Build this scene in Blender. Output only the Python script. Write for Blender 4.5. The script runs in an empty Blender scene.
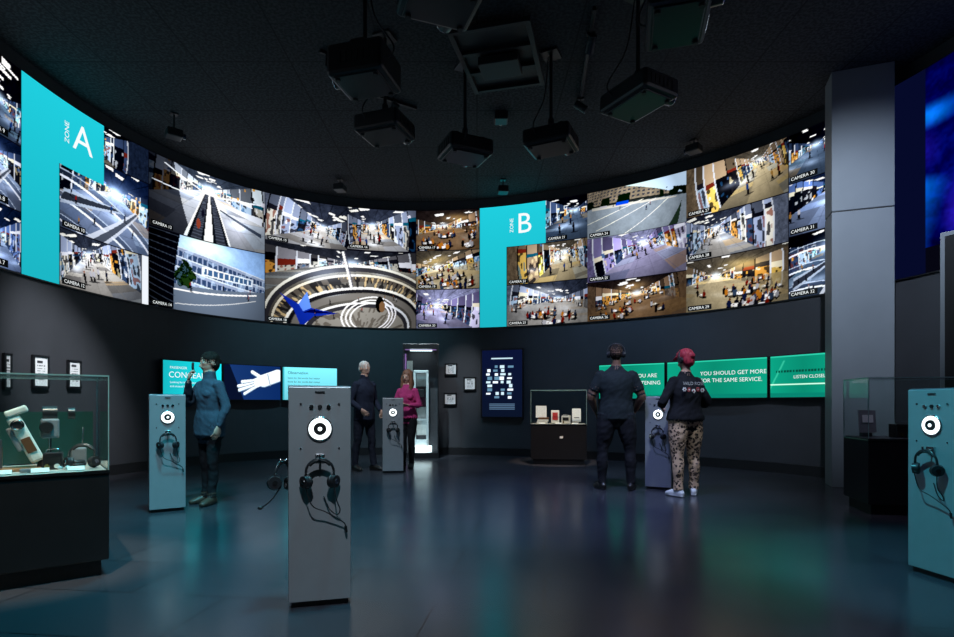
import bpy, bmesh, math, random
import numpy as np
from mathutils import Vector, Matrix, noise, kdtree
V=Vector
scene=bpy.context.scene
try: scene.view_settings.view_transform='Standard'
except Exception: pass
F=560.0; CH=1.1; HY=404.0; CX=477.0
ZS0,ZS1=2.74,5.30; ZC=5.5

# ------------------------------------------------------------ materials
_m={}
def mat(name,col=(.5,.5,.5),rough=.5,metal=0,emit=None,es=0,nz=None,amt=.25,bump=0,spec=.5,coat=0):
    if name in _m: return _m[name]
    m=bpy.data.materials.new(name); m.use_nodes=True; nt=m.node_tree; b=nt.nodes['Principled BSDF']
    b.inputs['Base Color'].default_value=(*col,1); b.inputs['Roughness'].default_value=rough
    b.inputs['Metallic'].default_value=metal; b.inputs['Specular IOR Level'].default_value=spec
    b.inputs['Coat Weight'].default_value=coat
    if emit is not None:
        b.inputs['Emission Color'].default_value=(*emit,1); b.inputs['Emission Strength'].default_value=es
    if nz:
        tc=nt.nodes.new('ShaderNodeTexCoord'); n=nt.nodes.new('ShaderNodeTexNoise'); n.inputs['Scale'].default_value=nz; n.inputs['Detail'].default_value=5
        nt.links.new(tc.outputs['Object'],n.inputs['Vector'])
        r=nt.nodes.new('ShaderNodeMapRange'); r.inputs['To Min'].default_value=1-amt; r.inputs['To Max'].default_value=1+amt
        nt.links.new(n.outputs['Fac'],r.inputs['Value'])
        mx=nt.nodes.new('ShaderNodeVectorMath'); mx.operation='SCALE'; mx.inputs[0].default_value=col
        nt.links.new(r.outputs[0],mx.inputs['Scale']); nt.links.new(mx.outputs[0],b.inputs['Base Color'])
        if bump:
            bp=nt.nodes.new('ShaderNodeBump'); bp.inputs['Strength'].default_value=bump; bp.inputs['Distance'].default_value=.01
            nt.links.new(n.outputs['Fac'],bp.inputs['Height']); nt.links.new(bp.outputs[0],b.inputs['Normal'])
    _m[name]=m; return m
def glassmat():
    if 'glass' in _m: return _m['glass']
    m=bpy.data.materials.new('clear_glass'); m.use_nodes=True; nt=m.node_tree; nt.nodes.clear()
    o=nt.nodes.new('ShaderNodeOutputMaterial'); t=nt.nodes.new('ShaderNodeBsdfTransparent'); t.inputs[0].default_value=(.95,.98,.98,1)
    g=nt.nodes.new('ShaderNodeBsdfGlossy'); g.inputs['Roughness'].default_value=.02
    lw=nt.nodes.new('ShaderNodeLayerWeight'); lw.inputs[0].default_value=.5
    pw=nt.nodes.new('ShaderNodeMath'); pw.operation='POWER'; pw.inputs[1].default_value=5
    ma=nt.nodes.new('ShaderNodeMath'); ma.operation='MULTIPLY_ADD'; ma.inputs[1].default_value=.8; ma.inputs[2].default_value=.035
    mx=nt.nodes.new('ShaderNodeMixShader')
    nt.links.new(lw.outputs['Facing'],pw.inputs[0]); nt.links.new(pw.outputs[0],ma.inputs[0])
    nt.links.new(ma.outputs[0],mx.inputs[0]); nt.links.new(t.outputs[0],mx.inputs[1]); nt.links.new(g.outputs[0],mx.inputs[2]); nt.links.new(mx.outputs[0],o.inputs[0])
    _m['glass']=m; return m
def attrmat(name,strength):
    if name in _m: return _m[name]
    m=bpy.data.materials.new(name); m.use_nodes=True; nt=m.node_tree; nt.nodes.clear()
    o=nt.nodes.new('ShaderNodeOutputMaterial'); e=nt.nodes.new('ShaderNodeEmission'); e.inputs[1].default_value=strength
    a=nt.nodes.new('ShaderNodeAttribute'); a.attribute_name='Col'
    nt.links.new(a.outputs['Color'],e.inputs[0]); nt.links.new(e.outputs[0],o.inputs[0])
    try: m.cycles.emission_sampling='NONE'
    except Exception: pass
    _m[name]=m; return m
def attrmat_diff(name):
    if name in _m: return _m[name]
    m=bpy.data.materials.new(name); m.use_nodes=True; nt=m.node_tree
    a=nt.nodes.new('ShaderNodeAttribute'); a.attribute_name='Col'
    b=nt.nodes['Principled BSDF']; nt.links.new(a.outputs['Color'],b.inputs['Base Color']); b.inputs['Roughness'].default_value=.4
    _m[name]=m; return m

# ------------------------------------------------------------ mesh builder
def catmull(P,R,n):
    if len(P)<2: return P,R
    oP=[];oR=[]
    for i in range(len(P)-1):
        p0=P[max(i-1,0)];p1=P[i];p2=P[i+1];p3=P[min(i+2,len(P)-1)]
        r0=R[max(i-1,0)];r1=R[i];r2=R[i+1];r3=R[min(i+2,len(P)-1)]
        for j in range(n):
            t=j/n
            def c(a,b,c_,d): return .5*((2*b)+(c_-a)*t+(2*a-5*b+4*c_-d)*t*t+(3*b-a-3*c_+d)*t**3)
            oP.append(c(p0,p1,p2,p3)); oR.append((max(.001,c(r0[0],r1[0],r2[0],r3[0])),max(.001,c(r0[1],r1[1],r2[1],r3[1]))))
    oP.append(P[-1]); oR.append(R[-1]); return oP,oR
class MB:
    def __init__(s): s.v=[];s.f=[];s.fm=[];s.fs=[];s.mats=[];s.T=Matrix.Identity(4)
    def mi(s,m):
        if m not in s.mats: s.mats.append(m)
        return s.mats.index(m)
    def add(s,vs,fs,m,smooth=False,M=None):
        o=len(s.v); T=s.T@M if M is not None else s.T
        s.v+= [T@V(v) for v in vs]; k=s.mi(m)
        for f in fs: s.f.append([i+o for i in f]); s.fm.append(k); s.fs.append(smooth)
    def box(s,c,d,m,bevel=0,M=None):
        bm=bmesh.new(); bmesh.ops.create_cube(bm,size=1)
        for v in bm.verts: v.co=V((v.co.x*d[0],v.co.y*d[1],v.co.z*d[2]))
        if bevel>0: bmesh.ops.bevel(bm,geom=bm.edges[:],offset=bevel,segments=2,affect='EDGES',profile=.5)
        vs=[v.co.copy() for v in bm.verts]; bm.verts.index_update(); fs=[[v.index for v in f.verts] for f in bm.faces]; bm.free()
        Mc=Matrix.Translation(c); s.add(vs,fs,m,False,Mc if M is None else Mc@M)
    def sphere(s,c,r,m,seg=16,rg=10,M=None):
        vs=[];fs=[]
        for i in range(rg+1):
            t=math.pi*i/rg
            for j in range(seg):
                p=2*math.pi*j/seg; vs.append((r[0]*math.sin(t)*math.cos(p),r[1]*math.sin(t)*math.sin(p),r[2]*math.cos(t)))
        for i in range(rg):
            for j in range(seg):
                a=i*seg+j;b=i*seg+(j+1)%seg
                if i==0: fs.append([a,a+seg,b+seg])
                elif i==rg-1: fs.append([a,a+seg,b])
                else: fs.append([a,a+seg,b+seg,b])
        Mc=Matrix.Translation(c); s.add(vs,fs,m,True,Mc if M is None else Mc@M)
    def loft(s,P,R,m,side=(1,0,0),seg=14,n=3,flat=False):
        P=[V(p) for p in P]; R=[(r,r) if not hasattr(r,'__len__') else tuple(r) for r in R]
        if n>1: P,R=catmull(P,R,n)
        rings=[]; N=len(P); side=V(side)
        def fr(i):
            t=(P[min(i+1,N-1)]-P[max(i-1,0)]); t=t.normalized() if t.length>1e-9 else V((0,0,1))
            x=side-t*side.dot(t)
            if x.length<.05: x=V((0,1,0))-t*t.y
            if x.length<.05: x=V((1,0,0))-t*t.x
            x.normalize(); return t,x,t.cross(x)
        def ring(p,x,y,a,b): return [p+x*(a*math.cos(2*math.pi*k/seg))+y*(b*math.sin(2*math.pi*k/seg)) for k in range(seg)]
        t,x,y=fr(0); r=min(R[0])
        if not flat: rings.append(ring(P[0]-t*r*.6,x,y,R[0][0]*.6,R[0][1]*.6))
        for i in range(N):
            t,x,y=fr(i); rings.append(ring(P[i],x,y,*R[i]))
        t1,x,y=fr(N-1); r1=min(R[-1])
        if not flat: rings.append(ring(P[-1]+t1*r1*.6,x,y,R[-1][0]*.6,R[-1][1]*.6))
        vs=[p for rg in rings for p in rg]; fs=[]
        for i in range(len(rings)-1):
            for j in range(seg):
                a=i*seg+j;b=i*seg+(j+1)%seg; fs.append([a,b,b+seg,a+seg])
        t0=fr(0)[0]
        vs.append(P[0]-t0*(0 if flat else r*.85)); c=len(vs)-1
        for j in range(seg): fs.append([c,(j+1)%seg,j])
        vs.append(P[-1]+t1*(0 if flat else r1*.85)); c=len(vs)-1; o=(len(rings)-1)*seg
        for j in range(seg): fs.append([c,o+j,o+(j+1)%seg])
        s.add(vs,fs,m,True)
    def cyl(s,p0,p1,r0,r1,m,seg=20):
        P=[V(p0),V(p1)]; t=(P[1]-P[0]).normalized(); a=V((0,0,1)) if abs(t.z)<.9 else V((1,0,0))
        x=t.cross(a).normalized(); y=t.cross(x); vs=[]
        for p,r in ((P[0],r0),(P[1],r1)):
            for k in range(seg): an=2*math.pi*k/seg; vs.append(p+x*r*math.cos(an)+y*r*math.sin(an))
        s.add(vs,[[j,(j+1)%seg,(j+1)%seg+seg,j+seg] for j in range(seg)],m,True)
        s.add(vs,[list(range(seg))[::-1],list(range(seg,2*seg))],m,False)
    def tube(s,P,r,m,n=6,seg=8): s.loft(P,[r]*len(P),m,seg=seg,n=n)
    def torus(s,c,R,r,m,M=None,a0=0,a1=2*math.pi,seg=36,sr=8):
        full=abs(a1-a0-2*math.pi)<1e-4; vs=[];fs=[];N=seg if full else seg+1
        for i in range(N):
            a=a0+(a1-a0)*i/seg
            for j in range(sr):
                b=2*math.pi*j/sr; q=R+r*math.cos(b); vs.append((q*math.cos(a),q*math.sin(a),r*math.sin(b)))
        for i in range(seg):
            i2=(i+1)%N
            for j in range(sr): fs.append([i*sr+j,i2*sr+j,i2*sr+(j+1)%sr,i*sr+(j+1)%sr])
        Mc=Matrix.Translation(c); s.add(vs,fs,m,True,Mc if M is None else Mc@M)
    def mesh(s,name):
        me=bpy.data.meshes.new(name); me.from_pydata([tuple(v) for v in s.v],[],s.f)
        for m in s.mats: me.materials.append(m)
        me.polygons.foreach_set('material_index',s.fm); me.polygons.foreach_set('use_smooth',s.fs); me.update(); return me
    def obj(s,name,loc=(0,0,0),rz=0,parent=None):
        o=bpy.data.objects.new(name,s.mesh(name)); scene.collection.objects.link(o); o.location=loc; o.rotation_euler=(0,0,rz)
        if parent: o.parent=parent
        return o
RX=lambda d: Matrix.Rotation(math.radians(d),4,'X')
RY=lambda d: Matrix.Rotation(math.radians(d),4,'Y')
RZ=lambda d: Matrix.Rotation(math.radians(d),4,'Z')

def text_geo(body,size,align='LEFT'):
    cu=bpy.data.curves.new('t','FONT'); cu.body=body; cu.size=size; cu.align_x=align; cu.resolution_u=3
    ob=bpy.data.objects.new('t',cu); scene.collection.objects.link(ob); bpy.context.view_layer.update()
    dg=bpy.context.evaluated_depsgraph_get(); e=ob.evaluated_get(dg); me=e.to_mesh()
    vs=[v.co.copy() for v in me.vertices]; fs=[list(p.vertices) for p in me.polygons]
    e.to_mesh_clear(); bpy.data.objects.remove(ob); bpy.data.curves.remove(cu); return vs,fs

# ------------------------------------------------------------ curved wall
raw=[(-5.25,2.6),(-5.5,4.0),(-5.68,5.2),(-5.78,6.85),(-5.77,7.07),(-5.71,7.62),(-5.63,8.36),(-5.48,9.30),(-5.21,10.0),(-4.26,11.09),(-2.9,11.86),(-1.35,12.2),(.065,12.07),(1.41,11.62),(2.43,11.07),(3.83,10.07),(4.47,9.33),(5.19,8.42),(5.57,7.47),(5.68,6.67),(5.72,5.2),(5.6,4.0),(5.4,2.6)]
c0=(-.2,6.9)
th=np.array([math.atan2(x-c0[0],y-c0[1]) for x,y in raw]); rr=np.array([math.hypot(x-c0[0],y-c0[1]) for x,y in raw])
pf=np.polyfit(th,rr,9)
tt=np.linspace(th[0],th[-1],2400); rf=np.polyval(pf,tt)
WX=c0[0]+rf*np.sin(tt); WY=c0[1]+rf*np.cos(tt)
WU=np.concatenate([[0],np.cumsum(np.hypot(np.diff(WX),np.diff(WY)))])
px=CX+F*WX/np.maximum(WY,.5)
i0=int(np.argmax(px>=-2)); i1=int(len(px)-np.argmax(px[::-1]<=956))
XP=px.copy(); XP[:i0]=px[i0]-(WU[i0]-WU[:i0])*82; XP[i1:]=px[i1-1]+(WU[i1:]-WU[i1-1])*84
def U(x): return float(np.interp(x,XP,WU))
def wp(u,z,off=0):
    x=np.interp(u,WU,WX); y=np.interp(u,WU,WY)
    e=.05; tx=np.interp(u+e,WU,WX)-np.interp(u-e,WU,WX); ty=np.interp(u+e,WU,WY)-np.interp(u-e,WU,WY)
    l=math.hypot(tx,ty); nx,ny=ty/l,-tx/l
    return V((x+nx*off,y+ny*off,z))

# ---- shell
m_wall=mat('charcoal_wall_paint',(.044,.046,.054),.6,nz=3,amt=.2)
m_trim=mat('black_trim',(.012,.012,.014),.4,nz=5)
def strip(name,u0,u1,z0,z1,off0,off1,m,n=120):
    vs=[];fs=[]
    for i in range(n+1):
        u=u0+(u1-u0)*i/n
        for off,z in ((off1,z0),(off1,z1),(off0,z1),(off0,z0)): vs.append(wp(u,z,off))
    for i in range(n):
        for j in range(4): fs.append([i*4+j,(i+1)*4+j,(i+1)*4+(j+1)%4,i*4+(j+1)%4])
    fs+= [[0,1,2,3],[n*4+3,n*4+2,n*4+1,n*4]]
    mb=MB(); mb.add(vs,fs,m,False); return mb.obj(name)
wl=strip('wall_back',0.02,WU[-1]-.02,0,ZC,-.25,0,m_wall,160)
strip('baseboard_back',0.05,WU[-1]-.05,0,.16,0.001,.02,m_trim,160)
mb=MB(); mb.box((-5.45,0,ZC/2),(.25,5.4,ZC),m_wall); mb.obj('wall_left')
mb=MB(); mb.box((5.6,0,ZC/2),(.25,5.4,ZC),m_wall); mb.obj('wall_right')
mb=MB(); mb.box((0,-2.8,ZC/2),(11.4,.25,ZC),m_wall); mb.obj('wall_front')

# floor
fm=bpy.data.materials.new('dark_stone_floor'); fm.use_nodes=True; nt=fm.node_tree; b=nt.nodes['Principled BSDF']
tc=nt.nodes.new('ShaderNodeTexCoord'); mp=nt.nodes.new('ShaderNodeMapping'); mp.inputs['Rotation'].default_value=(0,0,.12)
br=nt.nodes.new('ShaderNodeTexBrick'); br.offset=.5; br.inputs['Scale'].default_value=1; br.inputs['Brick Width'].default_value=1.2; br.inputs['Row Height'].default_value=.6
br.inputs['Mortar Size'].default_value=.005; br.inputs['Color1'].default_value=(.044,.045,.055,1); br.inputs['Color2'].default_value=(.034,.035,.044,1); br.inputs['Mortar'].default_value=(.009,.009,.012,1)
nz=nt.nodes.new('ShaderNodeTexNoise'); nz.inputs['Scale'].default_value=2.2; nz.inputs['Detail'].default_value=7
mr=nt.nodes.new('ShaderNodeMapRange'); mr.inputs['To Min'].default_value=.17; mr.inputs['To Max'].default_value=.28
nt.links.new(tc.outputs['Object'],mp.inputs[0]); nt.links.new(mp.outputs[0],br.inputs[0]); nt.links.new(mp.outputs[0],nz.inputs['Vector'])
nt.links.new(nz.outputs['Fac'],mr.inputs[0]); nt.links.new(mr.outputs[0],b.inputs['Roughness'])
nt.links.new(br.outputs['Color'],b.inputs['Base Color'])
bp=nt.nodes.new('ShaderNodeBump'); bp.inputs['Strength'].default_value=.02; nt.links.new(nz.outputs['Fac'],bp.inputs['Height']); nt.links.new(bp.outputs[0],b.inputs['Normal'])
mb=MB(); mb.box((0,4.9,-.05),(12.6,16,.1),fm); mb.obj('floor')
# ceiling
cm=bpy.data.materials.new('acoustic_ceiling'); cm.use_nodes=True; nt=cm.node_tree; b=nt.nodes['Principled BSDF']; b.inputs['Roughness'].default_value=.9
tc=nt.nodes.new('ShaderNodeTexCoord'); br=nt.nodes.new('ShaderNodeTexBrick'); br.offset=0; br.inputs['Scale'].default_value=1; br.inputs['Brick Width'].default_value=1.2; br.inputs['Row Height'].default_value=1.2
br.inputs['Mortar Size'].default_value=.010; br.inputs['Color1'].default_value=(.040,.042,.048,1); br.inputs['Color2'].default_value=(.032,.034,.039,1); br.inputs['Mortar'].default_value=(.006,.006,.007,1)
nz=nt.nodes.new('ShaderNodeTexNoise'); nz.inputs['Scale'].default_value=28; nz.inputs['Detail'].default_value=3
cr=nt.nodes.new('ShaderNodeValToRGB'); cr.color_ramp.elements[0].position=.42; cr.color_ramp.elements[0].color=(.35,.35,.35,1); cr.color_ramp.elements[1].position=.6; cr.color_ramp.elements[1].color=(1.3,1.3,1.3,1)
mx=nt.nodes.new('ShaderNodeMix'); mx.data_type='RGBA'; mx.blend_type='MULTIPLY'; mx.inputs[0].default_value=1
nt.links.new(tc.outputs['Object'],br.inputs[0]); nt.links.new(tc.outputs['Object'],nz.inputs['Vector']); nt.links.new(nz.outputs['Fac'],cr.inputs[0])
nt.links.new(br.outputs['Color'],mx.inputs[6]); nt.links.new(cr.outputs[0],mx.inputs[7]); nt.links.new(mx.outputs[2],b.inputs['Base Color'])
mb=MB(); mb.box((0,4.9,ZC+.05),(12.6,16,.1),cm); mb.obj('ceiling')

# pillar
m_pil=mat('grey_pillar_panel',(.22,.24,.27),.5,nz=2,amt=.12)
ang=math.atan2(-.24,.66)
mb=MB()
for z0,z1 in ((0,3.635),(3.65,5.5)): mb.box((.35,.185,(z0+z1)/2),(.70,.37,z1-z0),m_pil,.006)
mb.box((.35,.185,2.75),(.68,.35,5.49),m_trim)
mb.obj('pillar',(4.70,7.42,0),ang)
mb=MB(); mb.box((0,0,1.5),(.35,.12,3.0),m_pil,.01); mb.box((0,-.065,1.5),(.25,.01,2.9),m_trim); mb.obj('partition_panel',(5.28,6.1,0),math.radians(-60))

# ------------------------------------------------------------ painting
def vn(x,y,seed):
    rs=np.random.RandomState(seed); g=rs.rand(64,64)
    xi=np.floor(x).astype(int); yi=np.floor(y).astype(int); fx=x-xi; fy=y-yi; fx=fx*fx*(3-2*fx); fy=fy*fy*(3-2*fy)
    a=g[xi%64,yi%64];b=g[(xi+1)%64,yi%64];c=g[xi%64,(yi+1)%64];d=g[(xi+1)%64,(yi+1)%64]
    return (a*(1-fx)+b*fx)*(1-fy)+(c*(1-fx)+d*fx)*fy
def fill(C,m,col,al=1.0):
    C[m]=C[m]*(1-al)+np.array(col)*al
def seg(X,Y,p,q,w):
    dx,dy=q[0]-p[0],q[1]-p[1]; L=dx*dx+dy*dy+1e-9; t=np.clip(((X-p[0])*dx+(Y-p[1])*dy)/L,0,1)
    return np.hypot(X-p[0]-t*dx,Y-p[1]-t*dy)<w
def poly(X,Y,P):
    ins=np.zeros(X.shape,bool); n=len(P)
    for i in range(n):
        x1,y1=P[i];x2,y2=P[(i+1)%n]
        if y1==y2: continue
        c=((y1>Y)!=(y2>Y))&(X<(x2-x1)*(Y-y1)/(y2-y1)+x1); ins^=c
    return ins
def ell(X,Y,x,y,rx,ry): return ((X-x)/rx)**2+((Y-y)/ry)**2<1
def glow(C,X,Y,x,y,rx,ry,col): 
    g=np.exp(-(((X-x)/rx)**2+((Y-y)/ry)**2)); C+=g[:,None]*np.array(col)
def person2d(C,X,Y,x,y,h,rng):
    top=rng.choice([(.06,.06,.08),(.10,.11,.18),(.6,.6,.63),(.42,.12,.1),(.12,.22,.38),(.05,.05,.06),(.5,.4,.25),(.08,.08,.1)])
    fill(C,ell(X,Y,x+.1*h,y-.02*h,.4*h,.07*h),(.05,.05,.06),.45)
    fill(C,ell(X,Y,x-.05*h,y+.22*h,.055*h,.26*h),(.05,.05,.08)); fill(C,ell(X,Y,x+.05*h,y+.22*h,.055*h,.26*h),(.05,.05,.08))
    fill(C,ell(X,Y,x,y+.6*h,.12*h,.24*h),top); fill(C,ell(X,Y,x,y+.9*h,.06*h,.085*h),rng.choice([(.5,.35,.28),(.15,.1,.08)]))
def hall(C,X,Y,asp,rng,fl,wa,ce,li,nz,vx,vy,h1,h2,lights=8,clut=46):
    dx=X-vx; dy=Y-vy; adx=np.abs(dx)+1e-4
    F_=-dy>h1*adx; K_=dy>h2*adx; W_=~(F_|K_)
    t=np.where(F_|K_,1/(np.abs(dy)+.02),1/adx); lt=np.log(t); sl=dy/adx; q=dx/(np.abs(dy)+.02)
    C[W_]=(wa*(.55+.55*nz[:,None]))[W_]; C[F_]=(fl*(.86+.16*nz[:,None])*(.66+.36*np.clip(lt/1.8,0,1))[:,None])[F_]; C[K_]=(ce*(.6+.6*nz[:,None]))[K_]
    warm=np.array((.95,.72,.40)); cool=np.array((.80,.90,1.0))
    for side in (-1,1):
        sd=W_&(np.sign(dx)==side); a=-.4
        while a<3.2:
            w=rng.uniform(.14,.42); s1=rng.uniform(-.15,.35)*h2; m=sd&(lt>=a)&(lt<a+w)
            lo=rng.choice([li*.95,cool*.85,warm*.8,li*.75,np.array((.05,.06,.08)),np.array((.22,.28,.38)),wa*1.3,np.array((.10,.10,.12))])
            ml=m&(sl<s1); fill(C,ml,np.clip(lo,0,1),.9)
            k=vn(lt*14+a,sl*9/(h1+h2)+side*3,rng.randint(1,999)); fill(C,ml&(k>.62),(.08,.08,.10),.7); fill(C,ml&(k<.25),rng.choice([(.9,.85,.7),(.4,.2,.16),(.2,.35,.5),(.95,.97,1)]),.6)
            fill(C,m&(sl>=s1)&(sl<s1+.10),rng.choice([(.95,.96,1),(.06,.06,.08),(.42,.18,.14),(.10,.34,.42),(.9,.88,.8),(.12,.12,.15)]),.9)
            fill(C,m&(sl>=s1+.10),np.clip(wa*rng.uniform(.55,1.6),0,1),.85)
            fill(C,m&(lt<a+.035),rng.choice([(.82,.84,.88),(.82,.84,.88),(.07,.07,.09)]),.95)
            fill(C,F_&(np.sign(dx)==side)&(lt>=a)&(lt<a+w)&(np.abs(q)>.55/h1*.6),np.clip(lo,0,1),.25)
            a+=w
    for i in range(clut//3):
        a=rng.uniform(-.2,3); w=rng.uniform(.03,.12); s0=rng.uniform(-h1,h2); hh=rng.uniform(.03,.15)*(h1+h2); side=rng.choice((-1,1))
        fill(C,W_&(np.sign(dx)==side)&(lt>a)&(lt<a+w)&(sl>s0)&(sl<s0+hh),rng.choice([(.95,.95,1),(.05,.05,.07),(.8,.6,.3),(.3,.4,.55)]),.85)
    for q0 in (-1.5,-.9,-.3,.3,.9,1.5): fill(C,K_&(np.abs(q-q0/h2*.5)<.03),ce*.5,.7)
    for i in range(lights):
        a=rng.uniform(.0,2.4); q0=rng.uniform(-1.6,1.6)/h2*.6; m=K_&(np.abs(lt-a)<rng.uniform(.03,.11))&(np.abs(q-q0)<rng.uniform(.08,.4)); fill(C,m,(1,1,.98),.98)
    for q0 in (-1.4,-.7,0,.7,1.4): fill(C,F_&(np.abs(q-q0-.2)<.02),fl*.6,.5)
    for a in (.6,1.0,1.4,1.8): fill(C,F_&(np.abs(lt-a)<.012),fl*.6,.5)
    glow(C,X,Y,vx,vy,.12,.07,(.55,.6,.65))
    for i in range(3): glow(C,X,Y,vx+rng.uniform(-.5,.5)*asp,vy-rng.uniform(.1,.5),.18,.06,np.array((.25,.27,.30)))
def feed(kind,a,b,asp,seed,pal):
    rng=random.Random(seed); X=(a-.5)*asp; Y=b-.5
    til=rng.uniform(-.2,.2); 
    if kind in('esc','rings','facade'): til*=.3
    ct,st=math.cos(til),math.sin(til); X,Y=X*ct-Y*st,X*st+Y*ct
    r2=X*X+Y*Y; X=X*(1+.35*r2); Y=Y*(1+.35*r2)
    nz=vn(X*9+5,Y*9+5,seed)*.45+vn(X*27+9,Y*27+3,seed+1)*.3+vn(X*60+9,Y*60+3,seed+2)*.25
    fl,wa,ce,li=[np.array(c) for c in pal]
    C=np.zeros((len(X),3))
    if kind=='persp':
        vx=rng.uniform(-.35,.35)*asp; vy=rng.uniform(.0,.26); h1=rng.uniform(.40,.8)
        hall(C,X,Y,asp,rng,fl,wa,ce,li,nz,vx,vy,h1,rng.uniform(.35,.6),lights=16)
        for i in range(rng.randint(6,13)):
            d=rng.uniform(.08,.6); x=vx+rng.uniform(-1,1)*d/h1*.8; person2d(C,X,Y,x,vy-d,.08+.32*d,rng)
    elif kind=='atrium':
        hall(C,X,Y,asp,rng,fl,wa*.8,ce,li,nz,.1*asp,.22,.45,.35,lights=10,clut=70)
        cy=rng.uniform(-1.5,-1.1); cx=rng.uniform(-.5,-.1)*asp; R=np.hypot((X-cx)*.75,Y-cy)
        for i,r in enumerate((.80,1.12,1.42)):
            m=(R>r)&(R<r+.03); fill(C,m,(.88,.90,.95),.9); m=(R>r+.03)&(R<r+.10); C[m]=C[m]*.45+np.array((.12,.14,.18)); m=(R>r+.10)&(R<r+.112); fill(C,m,(.75,.8,.88),.8)
        fill(C,poly(X,Y,[(-.55*asp,-.35),(-.5*asp,-.12),(.12*asp,.02),(.2*asp,-.02)]),(.62,.66,.72),.9)
        fill(C,poly(X,Y,[(-.55*asp,-.30),(-.5*asp,-.17),(.12*asp,.01),(.16*asp,-.01)]),(.12,.13,.16),.85)
        fill(C,poly(X,Y,[(-.2*asp,-.6),(.05*asp,-.6),(.42*asp,.08),(.36*asp,.1)]),(.74,.76,.80),.85); fill(C,poly(X,Y,[(-.12*asp,-.6),(.0*asp,-.6),(.40*asp,.08),(.38*asp,.09)]),(.22,.24,.28),.85)
        glow(C,X,Y,.2*asp,.25,.3,.15,(.25,.28,.32))
        for i in range(7): person2d(C,X,Y,rng.uniform(-.45,.45)*asp,rng.uniform(-.5,0),.11,rng)
    elif kind=='seats':
        hz=.18+.08*X
        hall(C,X,Y,asp,rng,fl,wa,ce,li,nz,rng.uniform(-.3,.3)*asp,.12,.26,.35,lights=14,clut=60)
        m=Y<hz-.16; C[m]=C[m]*.30+(fl*(.55+.22*nz[:,None]))[m]*.70
        order=sorted([(rng.uniform(.02,.66),rng.uniform(-.52,.52)*asp) for _ in range(26)])
        for d,x in order:
            y=.12-d; s=.026+.095*d
            fill(C,ell(X,Y,x+s,y-s*.7,s*1.7,s*.6),(.05,.045,.05),.6)
            fill(C,ell(X,Y,x,y,s*1.25,s*.5),rng.choice([(.72,.72,.72),(.5,.42,.34),(.62,.60,.56),(.80,.80,.82)])); fill(C,ell(X,Y,x+s*.3,y,s*.35,s*.13),(.95,.95,.95)); fill(C,ell(X,Y,x-s*.4,y+s*.1,s*.2,s*.12),(.3,.15,.08))
            for k in (-1,1):
                if rng.random()<.9:
                    xx=x+k*s*rng.uniform(1.2,1.7); yy=y+s*rng.uniform(-.3,.5)
                    fill(C,ell(X,Y,xx,yy-s*.6,s*.55,s*.8),(.05,.05,.06),.9)
                    fill(C,ell(X,Y,xx,yy+s*.3,s*.6,s*1.0),rng.choice([(.06,.06,.08),(.1,.12,.2),(.55,.55,.57),(.36,.13,.10),(.55,.38,.18),(.1,.1,.12),(.2,.24,.3)]))
                    fill(C,ell(X,Y,xx-k*s*.1,yy+s*1.45,s*.28,s*.36),rng.choice([(.48,.34,.27),(.1,.08,.07),(.3,.2,.12)]))
        glow(C,X,Y,rng.uniform(-.3,.3)*asp,.3,.4,.12,li*.35)
    elif kind=='street':
        C[:]=fl*(.80+.18*nz[:,None]); hz=.16+.22*X/asp
        fill(C,Y>hz,(.80,.88,.96)); m=(Y>hz)&(Y<hz+.30-.25*X); C[m]=(wa*(.6+.5*nz[:,None]))[m]
        fill(C,m&(np.mod(X*9,1)<.5)&(np.mod((Y-hz)*12,1)<.5),(.16,.19,.25),.8); fill(C,(Y>hz-.03)&(Y<hz+.04),(.12,.14,.14),.9)
        fill(C,(vn(X*7+3,Y*7+1,seed+5)>.5)&(Y>hz-.02)&(Y<hz+.20)&((X<-.15)|(X>.25*asp)),(.06,.11,.06))
        fill(C,poly(X,Y,[(-.6*asp,-.05),(-.6*asp,.03),(.5*asp,.22),(.5*asp,.19)]),(.78,.77,.74),.9)
        for o in (-.25,.1,.5): fill(C,seg(X,Y,(o*asp-.6*asp,-.6),(o*.4*asp+.35,.17),.008),(.95,.95,.9),.8)
        fill(C,poly(X,Y,[(.42*asp,-.6),(.6*asp,-.6),(.6*asp,.1)]),(.10,.16,.10),.8)
        fill(C,poly(X,Y,[(-.22*asp,.07),(-.08*asp,.10),(-.08*asp,.17),(-.22*asp,.14)]),(.1,.3,.7)); fill(C,poly(X,Y,[(-.45*asp,.02),(-.34*asp,.04),(-.34*asp,.09),(-.45*asp,.07)]),(.7,.7,.72))
        for i in range(5): person2d(C,X,Y,rng.uniform(-.5,.4)*asp,rng.uniform(-.1,.08),.08,rng)
    elif kind=='facade':
        C[:]=(.60,.72,.88); C*= (.85+.2*nz[:,None]); glow(C,X,Y,-.1,.45,.5,.2,(.3,.28,.25))
        tp=.30-.10*X
        fill(C,Y<tp,wa); m=(Y<tp)&(Y>-.15+.1*X)
        fill(C,m&(np.mod(X*13,1)<.75)&(np.mod((Y-tp)*7,1)<.6),(.16,.22,.32),.85); fill(C,m&(np.mod((Y-tp)*7,1)>.88),(.85,.88,.9),.7); fill(C,m&(vn(X*14,Y*14,seed+9)>.7),(.75,.82,.9),.5)
        fill(C,Y<-.15+.1*X,fl*.75); fill(C,seg(X,Y,(-.5*asp,-.32),(.5*asp,-.12),.012),(.95,.95,.95)); fill(C,seg(X,Y,(-.3*asp,-.5),(.5*asp,-.22),.008),(.85,.85,.85),.7)
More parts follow.
